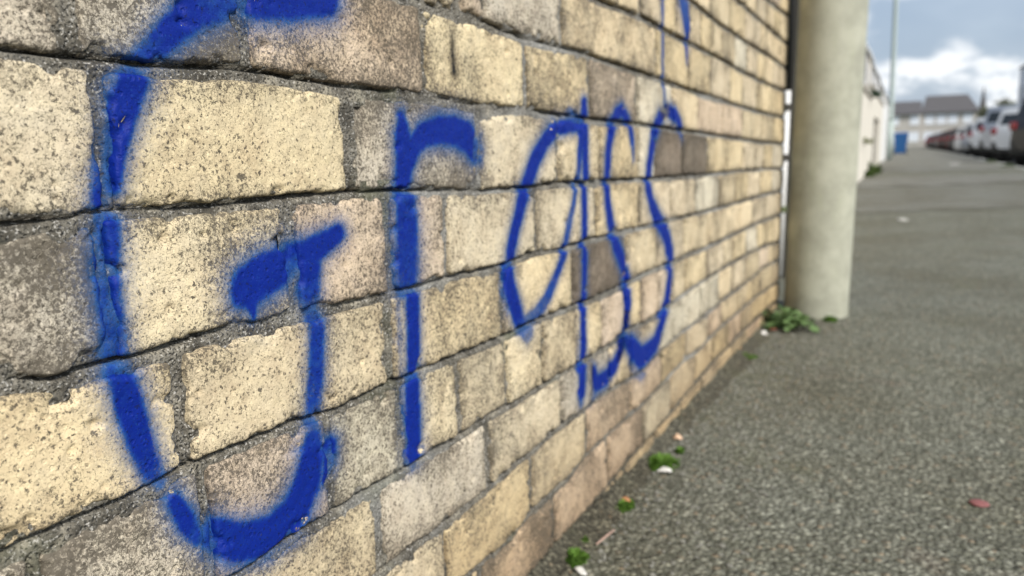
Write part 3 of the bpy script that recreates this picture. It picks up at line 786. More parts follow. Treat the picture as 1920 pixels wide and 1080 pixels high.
def yard_wall(f0, f1, h, label, mat=None, gate=None):
    t = street_thing('yard_wall', -.61, f0, label, 'wall', YW)
    l = (f1 - f0) / K; m = mat or MAT_CREAM
    if gate:
        g0, g1, gh = gate; g0 = f0 + (g0 - f0) / K; g1 = f0 + (g1 - f0) / K
        bm = bmesh.new(); box(bm, -.22, 0, 0, g0 - f0, -.1, h); box(bm, -.22, 0, g1 - f0, l, -.1, h); box(bm, -.22, 0, g0 - f0, g1 - f0, gh, h)
        bm_obj('rendered_panel', bm, m, t)
    else: box_obj('rendered_panel', (-.22, 0, 0, l, -.1, h), m, t)
    n = max(1, round(l / .9)); me = None
    for i in range(n):
        if me is None: o = box_obj('coping_stone', (-.25, .03, .004, l / n - .004, h + .001, h + .05), MAT_COPE, t, .008); me = o.data
        else: o = link(bpy.data.objects.new('coping_stone', me), t)
        o.location.y = i * l / n
    return t
yard_wall(3.3, 12.9, 1.23, 'long low cream rendered wall directly behind the round post')
yard_wall(12.91, 19.8, 1.44, 'cream rendered wall with a dark timber gate in it', gate=(14.6, 17.4, 1.02))
yard_wall(19.81, 35.5, 1.72, 'tallest and farthest white yard wall, ending near the blue bin', MAT_WHITE)
gt = street_thing('timber_gate', -.68, 14.6, 'dark timber gate set in the cream yard wall', 'gate')
for i in range(16): box_obj('plank', (-.05, -.02, i * .198 + .003, i * .198 + .195, .04, 1.01), MAT_DARKWOOD, gt, .004)
for z_ in (.2, .8): box_obj('rail', (-.085, -.0505, .01, 3.16, z_, z_ + .09), MAT_DARKWOOD, gt)

# ------------------------------------------------------------------ HOUSES
MAT_SLATE = simple('grey_slate', (.085, .080, .082), .75, var=.25, scale=2.5)
MAT_GLASS, _nt, _b = new_mat('dark_glass'); _b.inputs['Base Color'].default_value = (.02, .025, .03, 1); _b.inputs['Roughness'].default_value = .08
MAT_PALEGLASS, _nt, _b = new_mat('curtained_glass'); _b.inputs['Base Color'].default_value = (.78, .82, .88, 1); _b.inputs['Roughness'].default_value = .12
MAT_FRAME = simple('white_window_frame', (.75, .75, .75), .4, var=.04)
MAT_TRIM = simple('dark_trim', (.10, .10, .11), .6)
MAT_PALEW = render_mat('pale_pebbledash', (.50, .47, .43)); MAT_CHIM = simple('chimney_brick', (.25, .15, .11), .9, var=.3)
def window_part(t, cx, y, cz_, w, h, glass, axis='y', out=-1, frame=MAT_FRAME):
    """window in a wall plane; axis 'y': wall faces along y, 'x': along x"""
    def bx(a0, a1, d0, d1, z0, z1):
        if axis == 'y': return (a0, a1, min(y + out * d0, y + out * d1), max(y + out * d0, y + out * d1), z0, z1)
        return (min(y + out * d0, y + out * d1), max(y + out * d0, y + out * d1), a0, a1, z0, z1)
    bm = bmesh.new(); fw = .07
    box(bm, *bx(cx - w / 2, cx + w / 2, .0, .05, cz_ - h / 2, cz_ - h / 2 + fw)); box(bm, *bx(cx - w / 2, cx + w / 2, .0, .05, cz_ + h / 2 - fw, cz_ + h / 2))
    for a in (cx - w / 2, cx - fw / 2, cx + w / 2 - fw): box(bm, *bx(a, a + fw, .0, .05, cz_ - h / 2 + fw, cz_ + h / 2 - fw))
    f = bm_obj('window', bm, frame, t)
    bm = bmesh.new(); box(bm, *bx(cx - w / 2 + fw, cx - fw / 2, .002, .02, cz_ - h / 2 + fw, cz_ + h / 2 - fw)); bm_obj('pane', bm, glass, f)
    bm = bmesh.new(); box(bm, *bx(cx + fw / 2, cx + w / 2 - fw, .002, .02, cz_ - h / 2 + fw, cz_ + h / 2 - fw)); bm_obj('pane', bm, glass, f)
    bm = bmesh.new(); box(bm, *bx(cx - w / 2 - .06, cx + w / 2 + .06, .0, .10, cz_ - h / 2 - .08, cz_ - h / 2 - .001)); bm_obj('sill', bm, frame, f)
def prism_roof(name, t, x0, x1, y0, y1, z0, z1, ridge_axis, mat, hip0=0, hip1=0):
    bm = bmesh.new()
    if ridge_axis == 'x':
        v = [bm.verts.new(c) for c in [(x0, y0, z0), (x1, y0, z0), (x1, y1, z0), (x0, y1, z0), (x0 + hip0, (y0 + y1) / 2, z1), (x1 - hip1, (y0 + y1) / 2, z1)]]
        for f in ((0, 1, 5, 4), (2, 3, 4, 5), (1, 2, 5), (3, 0, 4), (3, 2, 1, 0)): bm.faces.new([v[i] for i in f])
    else:
        v = [bm.verts.new(c) for c in [(x0, y0, z0), (x1, y0, z0), (x1, y1, z0), (x0, y1, z0), ((x0 + x1) / 2, y0 + hip0, z1), ((x0 + x1) / 2, y1 - hip1, z1)]]
        for f in ((0, 1, 4), (1, 2, 5, 4), (2, 3, 5), (3, 0, 4, 5), (3, 2, 1, 0)): bm.faces.new([v[i] for i in f])
    return bm_obj(name, bm, mat, t)
# white terrace set back on the left, seen along its front
for i in range(8):
    f0 = 34 + i * 6.6; lab = ['nearest', 'second', 'third', 'fourth', 'fifth', 'sixth', 'seventh', 'farthest'][i]
    t = street_thing('terraced_house', -2.3, f0, f'{lab} white terraced house on the left beyond the yard walls', 'house', 'white terraced houses on the left side')
    H_ = 5.25 + (.12 if i % 2 else 0)
    box_obj('wall', (-7.5, 0, .004, 7.496, -.1, H_), MAT_WHITE if i % 3 != 1 else MAT_CREAM, t)
    rf = prism_roof('roof', t, -7.7, .06, .002, 7.498, H_ + .001, H_ + 2.3, 'y', MAT_SLATE)
    box_obj('chimney', (-4.3, -3.4, .1, .8, H_ + 1.5, H_ + 3.2), MAT_CHIM, rf)
    box_obj('gutter', (.06, .16, .02, 7.48, H_ - .10, H_ + .0), MAT_FRAME, t)
    for wy in (1.7, 5.6):
        window_part(t, wy, 0, 4.15, 1.1, 1.3, MAT_GLASS, 'x', 1, MAT_FRAME)
    window_part(t, 4.6, 0, 1.55, 1.8, 1.4, MAT_GLASS, 'x', 1, MAT_FRAME)
    dr = box_obj('door', (.0, .06, .9, 1.8, 0, 2.1), MAT_TRIM, t); box_obj('handle', (.06, .10, 1.68, 1.74, 1.0, 1.1), MAT_FRAME, dr)
    box_obj('downpipe', (.0, .08, 7.25, 7.33, 0, H_ - .1), MAT_TRIM, t)
# far pair closing the street
def end_house(l0, l1, f, eave, ridge, hip0, hip1, wins, label):
    t = street_thing('end_house', l0, f, label, 'house', 'houses closing the far end of the street'); w = (l1 - l0) * K
    box_obj('wall', (0, w, 0, 8, -.1, eave), MAT_PALEW, t)
    rf = prism_roof('roof', t, -.12 if hip0 else 0, w + (.3 if hip1 else -.02), -.35, 8.35, eave + .001, ridge, 'x', MAT_SLATE, hip0, hip1)
    for wx in wins:
        window_part(t, wx, 0, 4.15, 1.35, 1.5, MAT_PALEGLASS); window_part(t, wx, 0, 1.5, 1.5, 1.5, MAT_PALEGLASS)
    dr = box_obj('door', (w * .5 - .45, w * .5 + .45, -.05, 0, 0, 2.1), MAT_TRIM, t); box_obj('handle', (w * .5 + .3, w * .5 + .36, -.09, -.05, 1, 1.1), MAT_FRAME, dr)
    box_obj('gutter', (0, w, -.46, -.36, eave - .12, eave), MAT_TRIM, t)
end_house(-3.0, 2.55, 126, 5.1, 7.25, 0, 0, (1.0, 3.9), 'lower grey roofed pale house closing the street, partly behind the street lamp')
end_house(2.57, 11.3, 124, 5.2, 8.0, .6, 1.6, (1.1, 2.75, 4.35, 6.4), 'larger pale house with hipped slate roof and bright windows closing the street')
# terrace on the far right side of the road
for i in range(3):
    t = street_thing('tall_house', 9.75, 47 + i * 6.8, ['nearest', 'middle', 'last'][i] + ' tall grey rendered house on the right behind the parked cars', 'house', 'tall houses on the right side of the road')
    box_obj('wall', (0, 8, .003, 7.727, -.12, 6.6), simple('grey_blue_render', (.60, .63, .68), .85), t)
    rf = prism_roof('roof', t, -.2, 8.2, .002, 7.728, 6.602, 8.3, 'y', simple('brown_tile', (.10, .075, .055), .8, var=.3)); box_obj('chimney', (3.4, 4.3, .2, .9, 7.6, 9.2), MAT_CHIM, rf)
    for wy in (1.7, 5.0): window_part(t, wy, 0, 4.3, 1.2, 1.5, MAT_GLASS, 'x', -1)
    window_part(t, 4.8, 0, 1.6, 1.7, 1.5, MAT_GLASS, 'x', -1)
    dr = box_obj('door', (-.05, 0, 1.0, 1.9, 0, 2.1), MAT_TRIM, t); box_obj('handle', (-.09, -.05, 1.78, 1.84, 1, 1.1), MAT_FRAME, dr)
    if i == 2: window_part(t, 3.8, 7.727, 4.3, 1.1, 1.4, MAT_GLASS, 'y', 1)
    if i == 0: window_part(t, 3.8, .003, 4.3, 1.1, 1.4, MAT_GLASS, 'y', -1)
# small far roof with a spire
t = street_thing('church_tower', 33.0, 330, 'thin pointed church spire far behind the parked cars', 'church')
box_obj('tower', (-1.6, 1.6, 0, 3.2, -.1, 11.5), simple('grey_stone', (.22, .21, .21), .9), t)
bm = bmesh.new(); b4 = [bm.verts.new(c) for c in [(-1.8, -.2, 11.5), (1.8, -.2, 11.5), (1.8, 3.4, 11.5), (-1.8, 3.4, 11.5)]]; ap = bm.verts.new((0, 1.6, 24))
for i in range(4): bm.faces.new((b4[i], b4[(i + 1) % 4], ap))
bm_obj('spire', bm, MAT_SLATE, t)

# leafy crowns
def leaf_crown(name, parent, cx, cy, cz_, rx, ry, rz_, n, size, mat, seed):
    r = np.random.default_rng(seed)
    cl = r.normal(size=(14, 3)); cl /= np.linalg.norm(cl, axis=1)[:, None]; cl *= r.uniform(.35, .8, (14, 1))
    p = cl[r.integers(0, 14, n)] + r.normal(size=(n, 3)) * .24
    p = p * np.array([rx, ry, rz_]) + np.array([cx, cy, cz_])
    a = r.normal(size=(n, 3)); a /= np.linalg.norm(a, axis=1)[:, None]; b_ = np.cross(a, r.normal(size=(n, 3))); b_ /= np.linalg.norm(b_, axis=1)[:, None]
    s_ = size * r.uniform(.6, 1.3, (n, 1)); a = a * s_; b_ = b_ * s_ * .55
    co = np.stack([p - a, p + b_, p + a, p - b_], 1).reshape(-1, 3)
    return quad_mesh(name, co, np.arange(n * 4).reshape(-1, 4), mat, parent, smooth=False)
MAT_CROWN = simple('dull_green_foliage', (.075, .085, .035), .8, var=.4, scale=3)
for lat, f, h, w, lab in ((14.2, 112, 6.0, 3.0, 'low rounded dull green tree behind the roofs of the parked cars'), (23.5, 150, 7.3, 2.6, 'distant bushy tree just left of the tall house')):
    t = street_thing('tree', lat, f, lab, 'tree', 'trees far down the street')
    bm = bmesh.new(); tube(bm, [(0, 0, 0), (.1, 0, h * .3), (0, .1, h * .6), (.2, 0, h * .85)], [.25, .2, .13, .05], 8); bm_obj('trunk', bm, MAT_CHIM, t)
    leaf_crown('crown', t, 0, 0, h * .68, w, w, h * .34, 1600, .28, MAT_CROWN, int(f))

# ------------------------------------------------------------------ STREET LAMP AND BIN
MAT_LAMP = simple('grey_green_lamp_paint', (.36, .42, .40), .5, var=.08)
t = street_thing('street_lamp', -.47, 24.0, 'tall pale grey street lamp rising beside the far white yard wall', 'street lamp')
bm = bmesh.new(); tube(bm, [(0, 0, 0), (0, 0, 1.2)], [.095, .095], 20); bm_obj('base', bm, MAT_LAMP, t, True)
bm = bmesh.new(); tube(bm, [(0, 0, 1.2), (-.01, 0, 1.3), (-.06, 0, 4.5), (-.11, 0, 8)], [.09, .072, .064, .05], 20); bm_obj('column', bm, MAT_LAMP, t, True)
bm = bmesh.new(); tube(bm, [(-.11, 0, 7.9), (-.02, 0, 8.25), (.6, 0, 8.5), (1.3, 0, 8.58)], [.035, .035, .03, .03], 12); bm_obj('arm', bm, MAT_LAMP, t, True)
hd = box_obj('lamp_head', (1.25, 1.95, -.13, .13, 8.53, 8.68), MAT_LAMP, t, .04); box_obj('lens', (1.35, 1.85, -.1, .1, 8.49, 8.529), MAT_PALEGLASS, hd)

MAT_BLUE = simple('blue_plastic', (.012, .085, .25), .45, var=.1)
t = street_thing('wheelie_bin', -.18, 35.0, 'blue wheelie bin standing on the pavement past the street lamp', 'bin')
bm = bmesh.new()
lo = [(-.22, -.25), (.22, -.25), (.22, .25), (-.22, .25)]; hi = [(-.29, -.33), (.29, -.33), (.29, .33), (-.29, .33)]
a = [bm.verts.new((x, y, .06)) for x, y in lo]; b2 = [bm.verts.new((x, y, .88)) for x, y in hi]; c2 = [bm.verts.new((x * 1.06, y * 1.06, .9)) for x, y in hi]
for p, q in ((a, b2), (b2, c2)):
    for k in range(4): bm.faces.new((p[k], p[(k + 1) % 4], q[(k + 1) % 4], q[k]))
bm.faces.new(a[::-1]); bm.faces.new(c2); bm_obj('body', bm, MAT_BLUE, t)
bm = bmesh.new(); v = [bm.verts.new(c) for c in [(-.31, -.36, .903), (.31, -.36, .903), (.31, .37, .903), (-.31, .37, .903), (-.28, -.3, .95), (.28, -.3, .95), (.28, .3, .99), (-.28, .3, .99)]]
for f in ((0, 1, 5, 4), (1, 2, 6, 5), (2, 3, 7, 6), (3, 0, 4, 7), (4, 5, 6, 7), (3, 2, 1, 0)): bm.faces.new([v[i] for i in f])
bm_obj('lid', bm, MAT_BLUE, t)
bm = bmesh.new(); tube(bm, [(-.24, .41, .93), (.24, .41, .93)], [.017, .017], 10); bm_obj('handle', bm, MAT_BLUE, t)
for sx in (-.25, .25):
    bm = bmesh.new(); tube(bm, [(sx - .03, .26, .10), (sx + .03, .26, .10)], [.10, .10], 18); bm_obj('wheel', bm, MAT_BLACK, t)

# ------------------------------------------------------------------ PARKED CARS
def car_paint(name, col, metal=.3):
    m, nt, b = new_mat(name); b.inputs['Base Color'].default_value = (*col, 1); b.inputs['Metallic'].default_value = metal
    b.inputs['Roughness'].default_value = .32; b.inputs['Coat Weight'].default_value = .7; b.inputs['Coat Roughness'].default_value = .06
    n = noise_(nt, geo_pos(nt), 3, 4); L(nt, ramp_(nt, n, .3, .8, .28, .45), b.inputs['Roughness']); return m
MAT_RED = simple('red_lens', (.22, .005, .010), .15, var=.05, coat=.6); MAT_TYRE = simple('tyre_rubber', (.02, .02, .02), .85)
MAT_RIM = simple('alloy', (.45, .45, .46), .3, metal=.9); MAT_PLATE = simple('yellow_plate', (.62, .45, .03), .5, var=.04)
MAT_HEAD = simple('clear_lens', (.6, .62, .65), .1)
ST = [  # y, half width, sill, belt height, half width at roof, roof height
 (0.00, .70, .42, .72, .60, .80), (0.035, .83, .30, .86, .70, .92), (0.08, .865, .25, .93, .76, 1.00), (0.19, .875, .22, .95, .72, 1.28),
 (0.26, .88, .22, .95, .70, 1.42), (0.52, .88, .22, .95, .70, 1.44), (1.25, .885, .22, .94, .69, 1.475), (1.35, .885, .22, .94, .69, 1.475), (2.05, .885, .22, .93, .68, 1.46),
 (2.15, .885, .22, .93, .68, 1.455), (2.62, .88, .22, .93, .58, 1.39), (3.12, .875, .22, .92, .66, 1.00), (3.30, .87, .22, .90, .68, .95), (3.90, .84, .24, .80, .62, .84), (4.12, .76, .30, .66, .60, .70), (4.18, .66, .36, .56, .5, .60)]
def build_car(body_mat, label, hs=1.0, black_bumper=False):
    t = thing('parked_car', (0, 0, 0), 0, label, 'car', 'cars parked along the kerb')
    rows = []
    for (y, w, s, b_, wr, rz_) in ST:
        b_ *= (1 + (hs - 1) * .7); rz_ *= hs
        half = [(0, s - .02), (w * .85, s - .02), (w * .985, s + .06), (w, (s + b_) / 2), (w * .975, b_), (wr + .03, rz_ - .06), (wr - .08, rz_ - .012), (0, rz_)]
        pts = half + [(-x, z) for x, z in half[-2:0:-1]]
        rows.append([(x, y, z) for x, z in pts])
    n = len(rows[0]); parts = {}
    def add(part, fs): parts.setdefault(part, []).append(fs)
    for i in range(len(rows) - 1):
        y0, y1 = ST[i][0], ST[i + 1][0]
        for j in range(n):
            q = [rows[i][j], rows[i][(j + 1) % n], rows[i + 1][(j + 1) % n], rows[i + 1][j]]
            side = j == 4 or j == n - 5
            top = j in (5, 6, 7, 8)
            part = 'body'
            if side and (i in (3,) or 5 <= i <= 10) and i not in (6, 8): part = 'window' if i != 3 else 'body'
            if side and i == 5: part = 'window_a'
            if side and i == 7: part = 'window_b'
            if side and i in (9, 10): part = 'window_c'
            if side: part = part + ('_l' if j > 7 else '_r') if part != 'body' else part
            if j in (6, 7) and i == 2: part = 'rear_window'
            if top and i == 10: part = 'windscreen'
            if black_bumper and i in (0, 1) and j in (0, 1, 2, n - 1, n - 2, n - 3): part = 'bumper'
            add(part, q)
    add('body', rows[0][::-1]); add('body', rows[-1])
    for part, fl in parts.items():
        bm = bmesh.new()
        for q in fl: bm.faces.new([bm.verts.new(c) for c in q])
        bmesh.ops.remove_doubles(bm, verts=bm.verts[:], dist=.0005)
        glass = part.startswith('window') or part in ('rear_window', 'windscreen')
        nm = 'side_window' if part.startswith('window_') else part
        o = bm_obj(nm, bm, MAT_GLASS if glass else MAT_BLACK if part == 'bumper' else body_mat, t, part == 'body')
        if part == 'body':
            for p_ in o.data.polygons: p_.use_smooth = True
            o.data.set_sharp_from_angle(angle=Rd(32))
    for sx in (-1, 1):
        z0 = .80 * hs; box_obj('tail_light', (sx * .80 - .075, sx * .80 + .085, -.015, .16, z0 - .06, z0 + .13), MAT_RED, t, .03)
        box_obj('headlight', (sx * .64 - .14, sx * .64 + .14, 3.98, 4.14, .60, .72), MAT_HEAD, t, .03)
        m_ = box_obj('door_mirror', (sx * .98 - .09, sx * .98 + .09, 2.75, 2.88, .93, 1.06), body_mat, t, .03)
        for wy in (.75, 3.32):
            bm = bmesh.new(); tube(bm, [(sx * .70, wy, .32), (sx * .893, wy, .32)], [.37, .37], 28); bm_obj('wheel_arch', bm, MAT_BLACK, t)
            bm = bmesh.new(); tube(bm, [(sx * .72, wy, .315), (sx * .88, wy, .315), (sx * .902, wy, .315)], [.315, .315, .295], 28); wl = bm_obj('wheel', bm, MAT_TYRE, t)
            bm = bmesh.new(); tube(bm, [(sx * .80, wy, .315), (sx * .906, wy, .315), (sx * .898, wy, .315)], [.20, .20, .05], 20); bm_obj('rim', bm, MAT_RIM, wl)
    box_obj('number_plate', (-.26, .26, -.022, -.002, .50, .61), MAT_PLATE, t)
    box_obj('exhaust', (.42, .50, .0, .2, .24, .30), MAT_RIM, t)
    return t
def copy_tree(o, parent=None):
    c = o.copy(); COL.objects.link(c); c.parent = parent
    for ch in o.children: copy_tree(ch, c)
    return c
P_SILVER = car_paint('silver_paint', (.34, .35, .37), .5); P_WHITE = car_paint('white_paint', (.62, .62, .62), 0); P_DARK = car_paint('dark_grey_paint', (.05, .05, .06), .3)
P_MAROON = car_paint('maroon_paint', (.06, .008, .012), .2); P_RED = car_paint('bright_red_paint', (.48, .012, .015), .05); P_GREY = car_paint('mid_grey_paint', (.22, .22, .24), .4)
P_BLACK = car_paint('black_paint', (.012, .012, .014), .2)
cars = [(18.3, P_BLACK, 1.16, True, 'nearest parked car, black with red tail light, cut off by the picture edge'),
 (22.2, P_WHITE, 1.08, True, 'second parked car, white, directly beyond the nearest black car'),
 (25.9, P_SILVER, 1.24, True, 'third parked car, the tallest silver one'),
 (30.2, P_WHITE, 1.08, True, 'fourth parked car, white one following the tallest silver car'),
 (34.6, P_SILVER, 1.0, False, 'fifth parked car, low silver one between two white cars'),
 (39.2, P_WHITE, 1.0, False, 'sixth parked car, the last white one before the dark cars')]
dark = [(P_DARK, 'dark grey'), (P_MAROON, 'maroon'), (P_BLACK, 'black'), (P_MAROON, 'maroon'), (P_GREY, 'mid grey'), (P_DARK, 'dark grey'), (P_MAROON, 'maroon'), (P_GREY, 'mid grey'), (P_BLACK, 'black'), (P_DARK, 'dark grey'), (P_RED, 'bright red')]
onames = ['seventh', 'eighth', 'ninth', 'tenth', 'eleventh', 'twelfth', 'thirteenth', 'fourteenth', 'fifteenth', 'sixteenth', 'last']
for i, (pm, cn) in enumerate(dark): cars.append((44.2 + i * 5.0, pm, 1.0, False, f'{onames[i]} car along the kerb, {cn}, in the far part of the row'))
protos = {}
CA = STREET_ROT - Rd(33)
for f, pm, hs, bb, lab in cars:
    key = (pm.name, hs, bb)
    if key not in protos: o = protos[key] = build_car(pm, lab, hs, bb)
    else: o = copy_tree(protos[key]); o['label'] = lab
    x, y = street(2.50, f); o.location = (x + .87 * math.cos(CA), y + .87 * math.sin(CA), -.12); o.rotation_euler = (0, 0, CA)

# ------------------------------------------------------------------ SMALL THINGS ON THE PAVEMENT
def blades(name, n, rad, h, mat, loc, seed, label, cat, group=None, lean=.5, w=.0016, squash=1.0):
    r = np.random.default_rng(seed); co = []
    ang = r.uniform(0, 2 * PI, n); rr = rad * r.uniform(0, 1, n) ** .65 * (.35 + 1.1 * fbm(np.cos(ang) * 3 + 5, np.sin(ang) * 3, seed))
    bx_, by_ = rr * np.cos(ang), rr * np.sin(ang) * squash
    by_ = by_ * 1.25; hh = (.35 + .9 * vnoise(bx_ / rad * 3.1 + 9, by_ / rad * 3.1, seed + 3)) * h * (1.05 - .75 * np.clip(rr / rad, 0, 1)) * r.uniform(.5, 1.1, n)
    da = ang + r.normal(0, .8, n); lx, ly = np.cos(da) * lean * hh, np.sin(da) * lean * hh; px_, py_ = -np.sin(da) * w, np.cos(da) * w
    z0 = np.zeros(n)
    c = np.stack([np.stack([bx_ - px_, by_ - py_, z0], 1), np.stack([bx_ + px_, by_ + py_, z0], 1),
                  np.stack([bx_ + lx * .6 + px_, by_ + ly * .6 + py_, hh * .75], 1), np.stack([bx_ + lx, by_ + ly, hh], 1)], 1).reshape(-1, 3)
    o = quad_mesh(name, c, np.arange(n * 4).reshape(-1, 4), mat, None, smooth=False); o.location = loc
    return tag(o, label, cat, group)
def gp(px, py): x, y = ground_pt(px, py); return (x, y, .001)
for i, (px, py, rad, h, lab) in enumerate([
    (1238, 872, .030, .018, 'bright green moss cushion at the wall foot beside the white scrap'),
    (1165, 950, .018, .012, 'small olive moss patch at the wall foot with a dead leaf on it'),
    (1078, 1052, .016, .014, 'small fresh green tuft at the wall foot nearest the viewer'),
    (1090, 1018, .010, .010, 'tiny pale green sprig just behind the nearest tuft'),
    (1275, 848, .008, .008, 'tiny moss dot right of the bright moss cushion'),
    (1374, 668, .026, .012, 'dull green moss patch below the leafy weed'),
    (1556, 601, .022, .016, 'small green tuft at the foot of the round post')]):
    x, y, z = gp(px, py); x = max(x, rad * .8)
    blades('moss_tuft', 1500, rad, h, MAT_MOSS, (x, y, z), 50 + i, lab, 'moss', 'green tufts along the wall foot', w=.0012)
for i, (lat, f, rad, h, lab) in enumerate([(-.50, 13.1, .12, .22, 'grass tuft at the foot of the cream yard wall'), (-.52, 11.9, .08, .10, 'short grass patch at the foot of the low cream wall'),
    (2.12, 15.2, .15, .05, 'low grass growing on the kerb beside the nearest car'), (2.15, 18.5, .16, .06, 'low grass growing on the kerb between the first two cars')]):
    x, y = street(lat, f); blades('grass_tuft', 500, rad, h, MAT_GRASS, (x, y, .004), 70 + i, lab, 'grass', None, w=.006, squash=2)
def leafy(name, loc, n, spread, h, lsz, mat, seed, label, cat):
    t = thing(name, loc, 0, label, cat); r = np.random.default_rng(seed); sb = bmesh.new(); me = None
    for i in range(n):
        a = r.uniform(0, 2 * PI); d = spread * math.sqrt(r.uniform(0.02, 1)); z = h * (1.05 - .75 * d / spread) * r.uniform(.45, 1)
        px_, py_ = math.cos(a) * d, math.sin(a) * d
        tube(sb, [(px_ * .15, py_ * .15, 0), (px_ * .6, py_ * .6, z * .8), (px_, py_, z)], [.0012, .001, .0007], 5)
        if me is None:
            bm = bmesh.new(); pts = [(0, 0), (.35, .22), (.48, .55), (.36, .85), (0, 1.05), (-.36, .85), (-.48, .55), (-.35, .22)]
            ctr = bm.verts.new((0, .5, -.06)); vs = [bm.verts.new((p, q, .05 * abs(p) * 4 + .03 * math.sin(q * 6))) for p, q in pts]
            for k in range(8): bm.faces.new((ctr, vs[k], vs[(k + 1) % 8]))
            o = bm_obj('leaf', bm, mat, t, True); me = o.data
        else: o = link(bpy.data.objects.new('leaf', me), t)
        s_ = lsz * r.uniform(.6, 1.25); o.scale = (s_, s_, s_); o.location = (px_, py_, z)
        o.rotation_euler = (r.uniform(-.5, .6), r.uniform(-.5, .5), a - PI / 2 + r.normal(0, .6))
    bm_obj('stems', sb, mat, t)
    return t
x, y = ground_pt(1450, 612); leafy('weed', (max(x, .05), y, 0), 95, .085, .065, .024, MAT_WEED, 5, 'leafy green weed growing between the brick wall and the round post', 'weed')
x, y = ground_pt(1492, 612); leafy('weed', (x - .01, y, 0), 40, .05, .05, .022, MAT_WEED, 8, 'smaller leafy weed hugging the left foot of the round post', 'weed')
x, y = street(-.66, 12.6); leafy('wall_plant', (x, y, 1.24), 60, .16, .20, .09, simple('dark_ivy', (.02, .06, .025), .6), 11, 'dark green bushy plant on top of the low cream wall', 'plant')
x, y = street(-.60, 11.2); leafy('wall_plant', (x, y, .50), 40, .10, .12, .06, simple('olive_leaf', (.14, .15, .05), .7), 12, 'olive plant growing out of the face of the low cream wall', 'plant')
def scrap(name, px, py, sx, sy, h, mat, seed, label, cat, rz=0.0):
    bm = bmesh.new(); r = random.Random(seed); n = 7; vs = {}
    for i in range(n):
        for j in range(n):
            u, v_ = i / (n - 1) - .5, j / (n - 1) - .5; k_ = 1 - .35 * (abs(u) * 2) ** 3 * (abs(v_) * 2) ** 2
            vs[i, j] = bm.verts.new((u * sx * k_ + r.uniform(-1, 1) * sx * .06, v_ * sy * k_ + r.uniform(-1, 1) * sy * .06, h * (.15 + r.uniform(0, .85) * (1 - (2 * u) ** 2) * (1 - .6 * (2 * v_) ** 2))))
    for i in range(n - 1):
        for j in range(n - 1): bm.faces.new((vs[i, j], vs[i + 1, j], vs[i + 1, j + 1], vs[i, j + 1]))
    r2 = bmesh.ops.extrude_face_region(bm, geom=bm.faces[:])
    for v_ in [g for g in r2['geom'] if isinstance(g, bmesh.types.BMVert)]: v_.co.z -= .0012
    o = bm_obj(name, bm, mat, None, True); x, y, z = gp(px, py); o.location = (x, y, z + .001); o.rotation_euler = (0, 0, rz); return tag(o, label, cat)
MAT_PAPER = simple('dirty_white_paper', (.58, .56, .52), .8, var=.08); MAT_PEB = simple('peach_stone', (.62, .42, .28), .8, var=.12)
scrap('paper_scrap', 1246, 886, .026, .012, .009, MAT_PAPER, 1, 'crumpled white scrap lying against the bright moss cushion', 'litter', .4)
scrap('paper_scrap', 1088, 1074, .022, .010, .006, MAT_PAPER, 2, 'white sliver beside the nearest green tuft at the bottom edge', 'litter', -.5)
scrap('paper_scrap', 1432, 629, .022, .022, .014, MAT_PAPER, 3, 'small white blob in front of the leafy weed', 'litter', .2)
scrap('paper_scrap', 1693, 414, .06, .14, .02, simple('grey_paper', (.45, .44, .40), .8), 4, 'flat white litter lying out on the grey pavement', 'litter', .3)
scrap('paper_scrap', 1790, 308, .2, .5, .02, MAT_PAPER, 9, 'faint pale litter far along the pavement near the cars', 'litter', .3)
scrap('pebble', 1270, 824, .017, .015, .011, MAT_PEB, 5, 'peach coloured pebble above the bright moss cushion', 'pebble')
scrap('dead_leaf', 1386, 662, .050, .030, .014, simple('brown_leaf', (.42, .25, .12), .8), 6, 'curled tan dead leaf at the wall foot below the weed', 'leaf', .8)
scrap('dead_leaf', 1172, 942, .016, .010, .008, simple('orange_leaf', (.40, .18, .08), .8), 7, 'tiny orange dead leaf on the small olive moss patch', 'leaf', .2)
scrap('dead_leaf', 1449, 620, .022, .016, .008, simple('rust_leaf', (.45, .17, .10), .8), 10, 'rusty dead leaf tucked under the leafy weed', 'leaf', .2)
scrap('red_wrapper', 1836, 946, .026, .024, .004, simple('faded_red_plastic', (.22, .08, .075), .6), 8, 'small faded red scrap lying alone on the pavement', 'litter', .3)
bm = bmesh.new(); x0, y0, _ = gp(1118, 1026); x1, y1, _ = gp(1152, 1000)
tube(bm, [(x0, y0, .004), ((x0 + x1) / 2 + .004, (y0 + y1) / 2, .009), (x1, y1, .005)], [.0012, .0015, .001], 6)
tag(bm_obj('twig', bm, simple('pinkish_twig', (.36, .24, .19), .8)), 'thin pinkish dry stalk near the wall foot', 'twig')

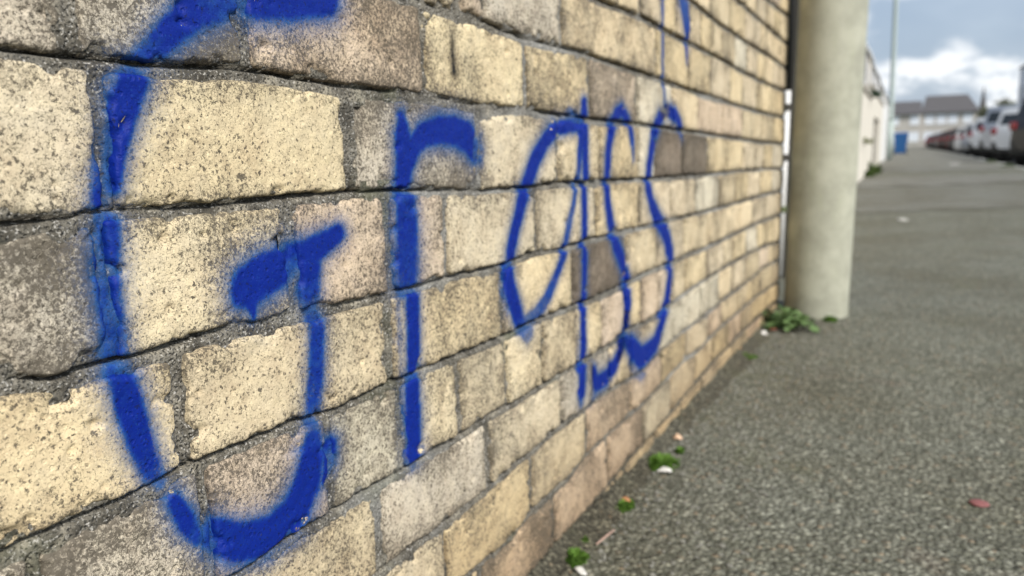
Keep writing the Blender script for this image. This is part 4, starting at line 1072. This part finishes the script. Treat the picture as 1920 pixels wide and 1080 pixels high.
# loose grit and dirt at the wall foot, toned darker as painted contact shade
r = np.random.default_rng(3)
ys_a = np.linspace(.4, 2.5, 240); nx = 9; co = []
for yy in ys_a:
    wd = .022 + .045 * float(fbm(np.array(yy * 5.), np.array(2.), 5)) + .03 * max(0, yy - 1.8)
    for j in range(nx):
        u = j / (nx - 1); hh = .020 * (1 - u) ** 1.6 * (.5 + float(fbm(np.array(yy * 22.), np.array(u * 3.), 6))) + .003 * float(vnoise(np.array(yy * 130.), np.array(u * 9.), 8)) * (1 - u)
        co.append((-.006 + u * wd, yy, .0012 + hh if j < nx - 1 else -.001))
o = quad_mesh('dirt', np.array(co), grid_faces(len(ys_a), nx), MAT_DIRT_SHADE); tag(o, 'strip of dirt, darkened as contact shade, along the foot of the brick wall', 'dirt', kind='stuff')
def stones(n, seed, name, label, mat, xr, yr, szr, bias):
    r = np.random.default_rng(seed)
    ic = bmesh.new(); bmesh.ops.create_icosphere(ic, subdivisions=1, radius=1); V = np.array([v.co[:] for v in ic.verts]); T = np.array([[v.index for v in f.verts] for f in ic.faces]); ic.free()
    x = xr[0] + (xr[1] - xr[0]) * r.uniform(0, 1, n) ** bias; y = r.uniform(*yr, n); s_ = r.uniform(*szr, n) * r.uniform(.6, 1.2, n)
    P = V[None] * (s_[:, None, None] * (1 + r.normal(0, .16, (n, 12, 1)))) * np.array([1, 1, .65]); a = r.uniform(0, 6.3, n); ca, sa = np.cos(a)[:, None], np.sin(a)[:, None]
    Q = np.stack([P[..., 0] * ca * 1.25 - P[..., 1] * sa, P[..., 0] * sa * 1.25 + P[..., 1] * ca, P[..., 2]], -1) + np.stack([x, y, s_ * .25], -1)[:, None]
    me = bpy.data.meshes.new(name); me.from_pydata(Q.reshape(-1, 3).tolist(), [], (T[None] + (np.arange(n) * 12)[:, None, None]).reshape(-1, 3).tolist()); me.materials.append(mat)
    o = link(bpy.data.objects.new(name, me)); return tag(o, label, 'grit', kind='stuff')
stones(1500, 21, 'grit', 'loose grey grit scattered on the pavement next to the wall foot', simple('grey_grit', (.17, .165, .14), .9, var=.6, scale=160), (.004, .22), (.45, 2.4), (.0012, .0040), 1.8)
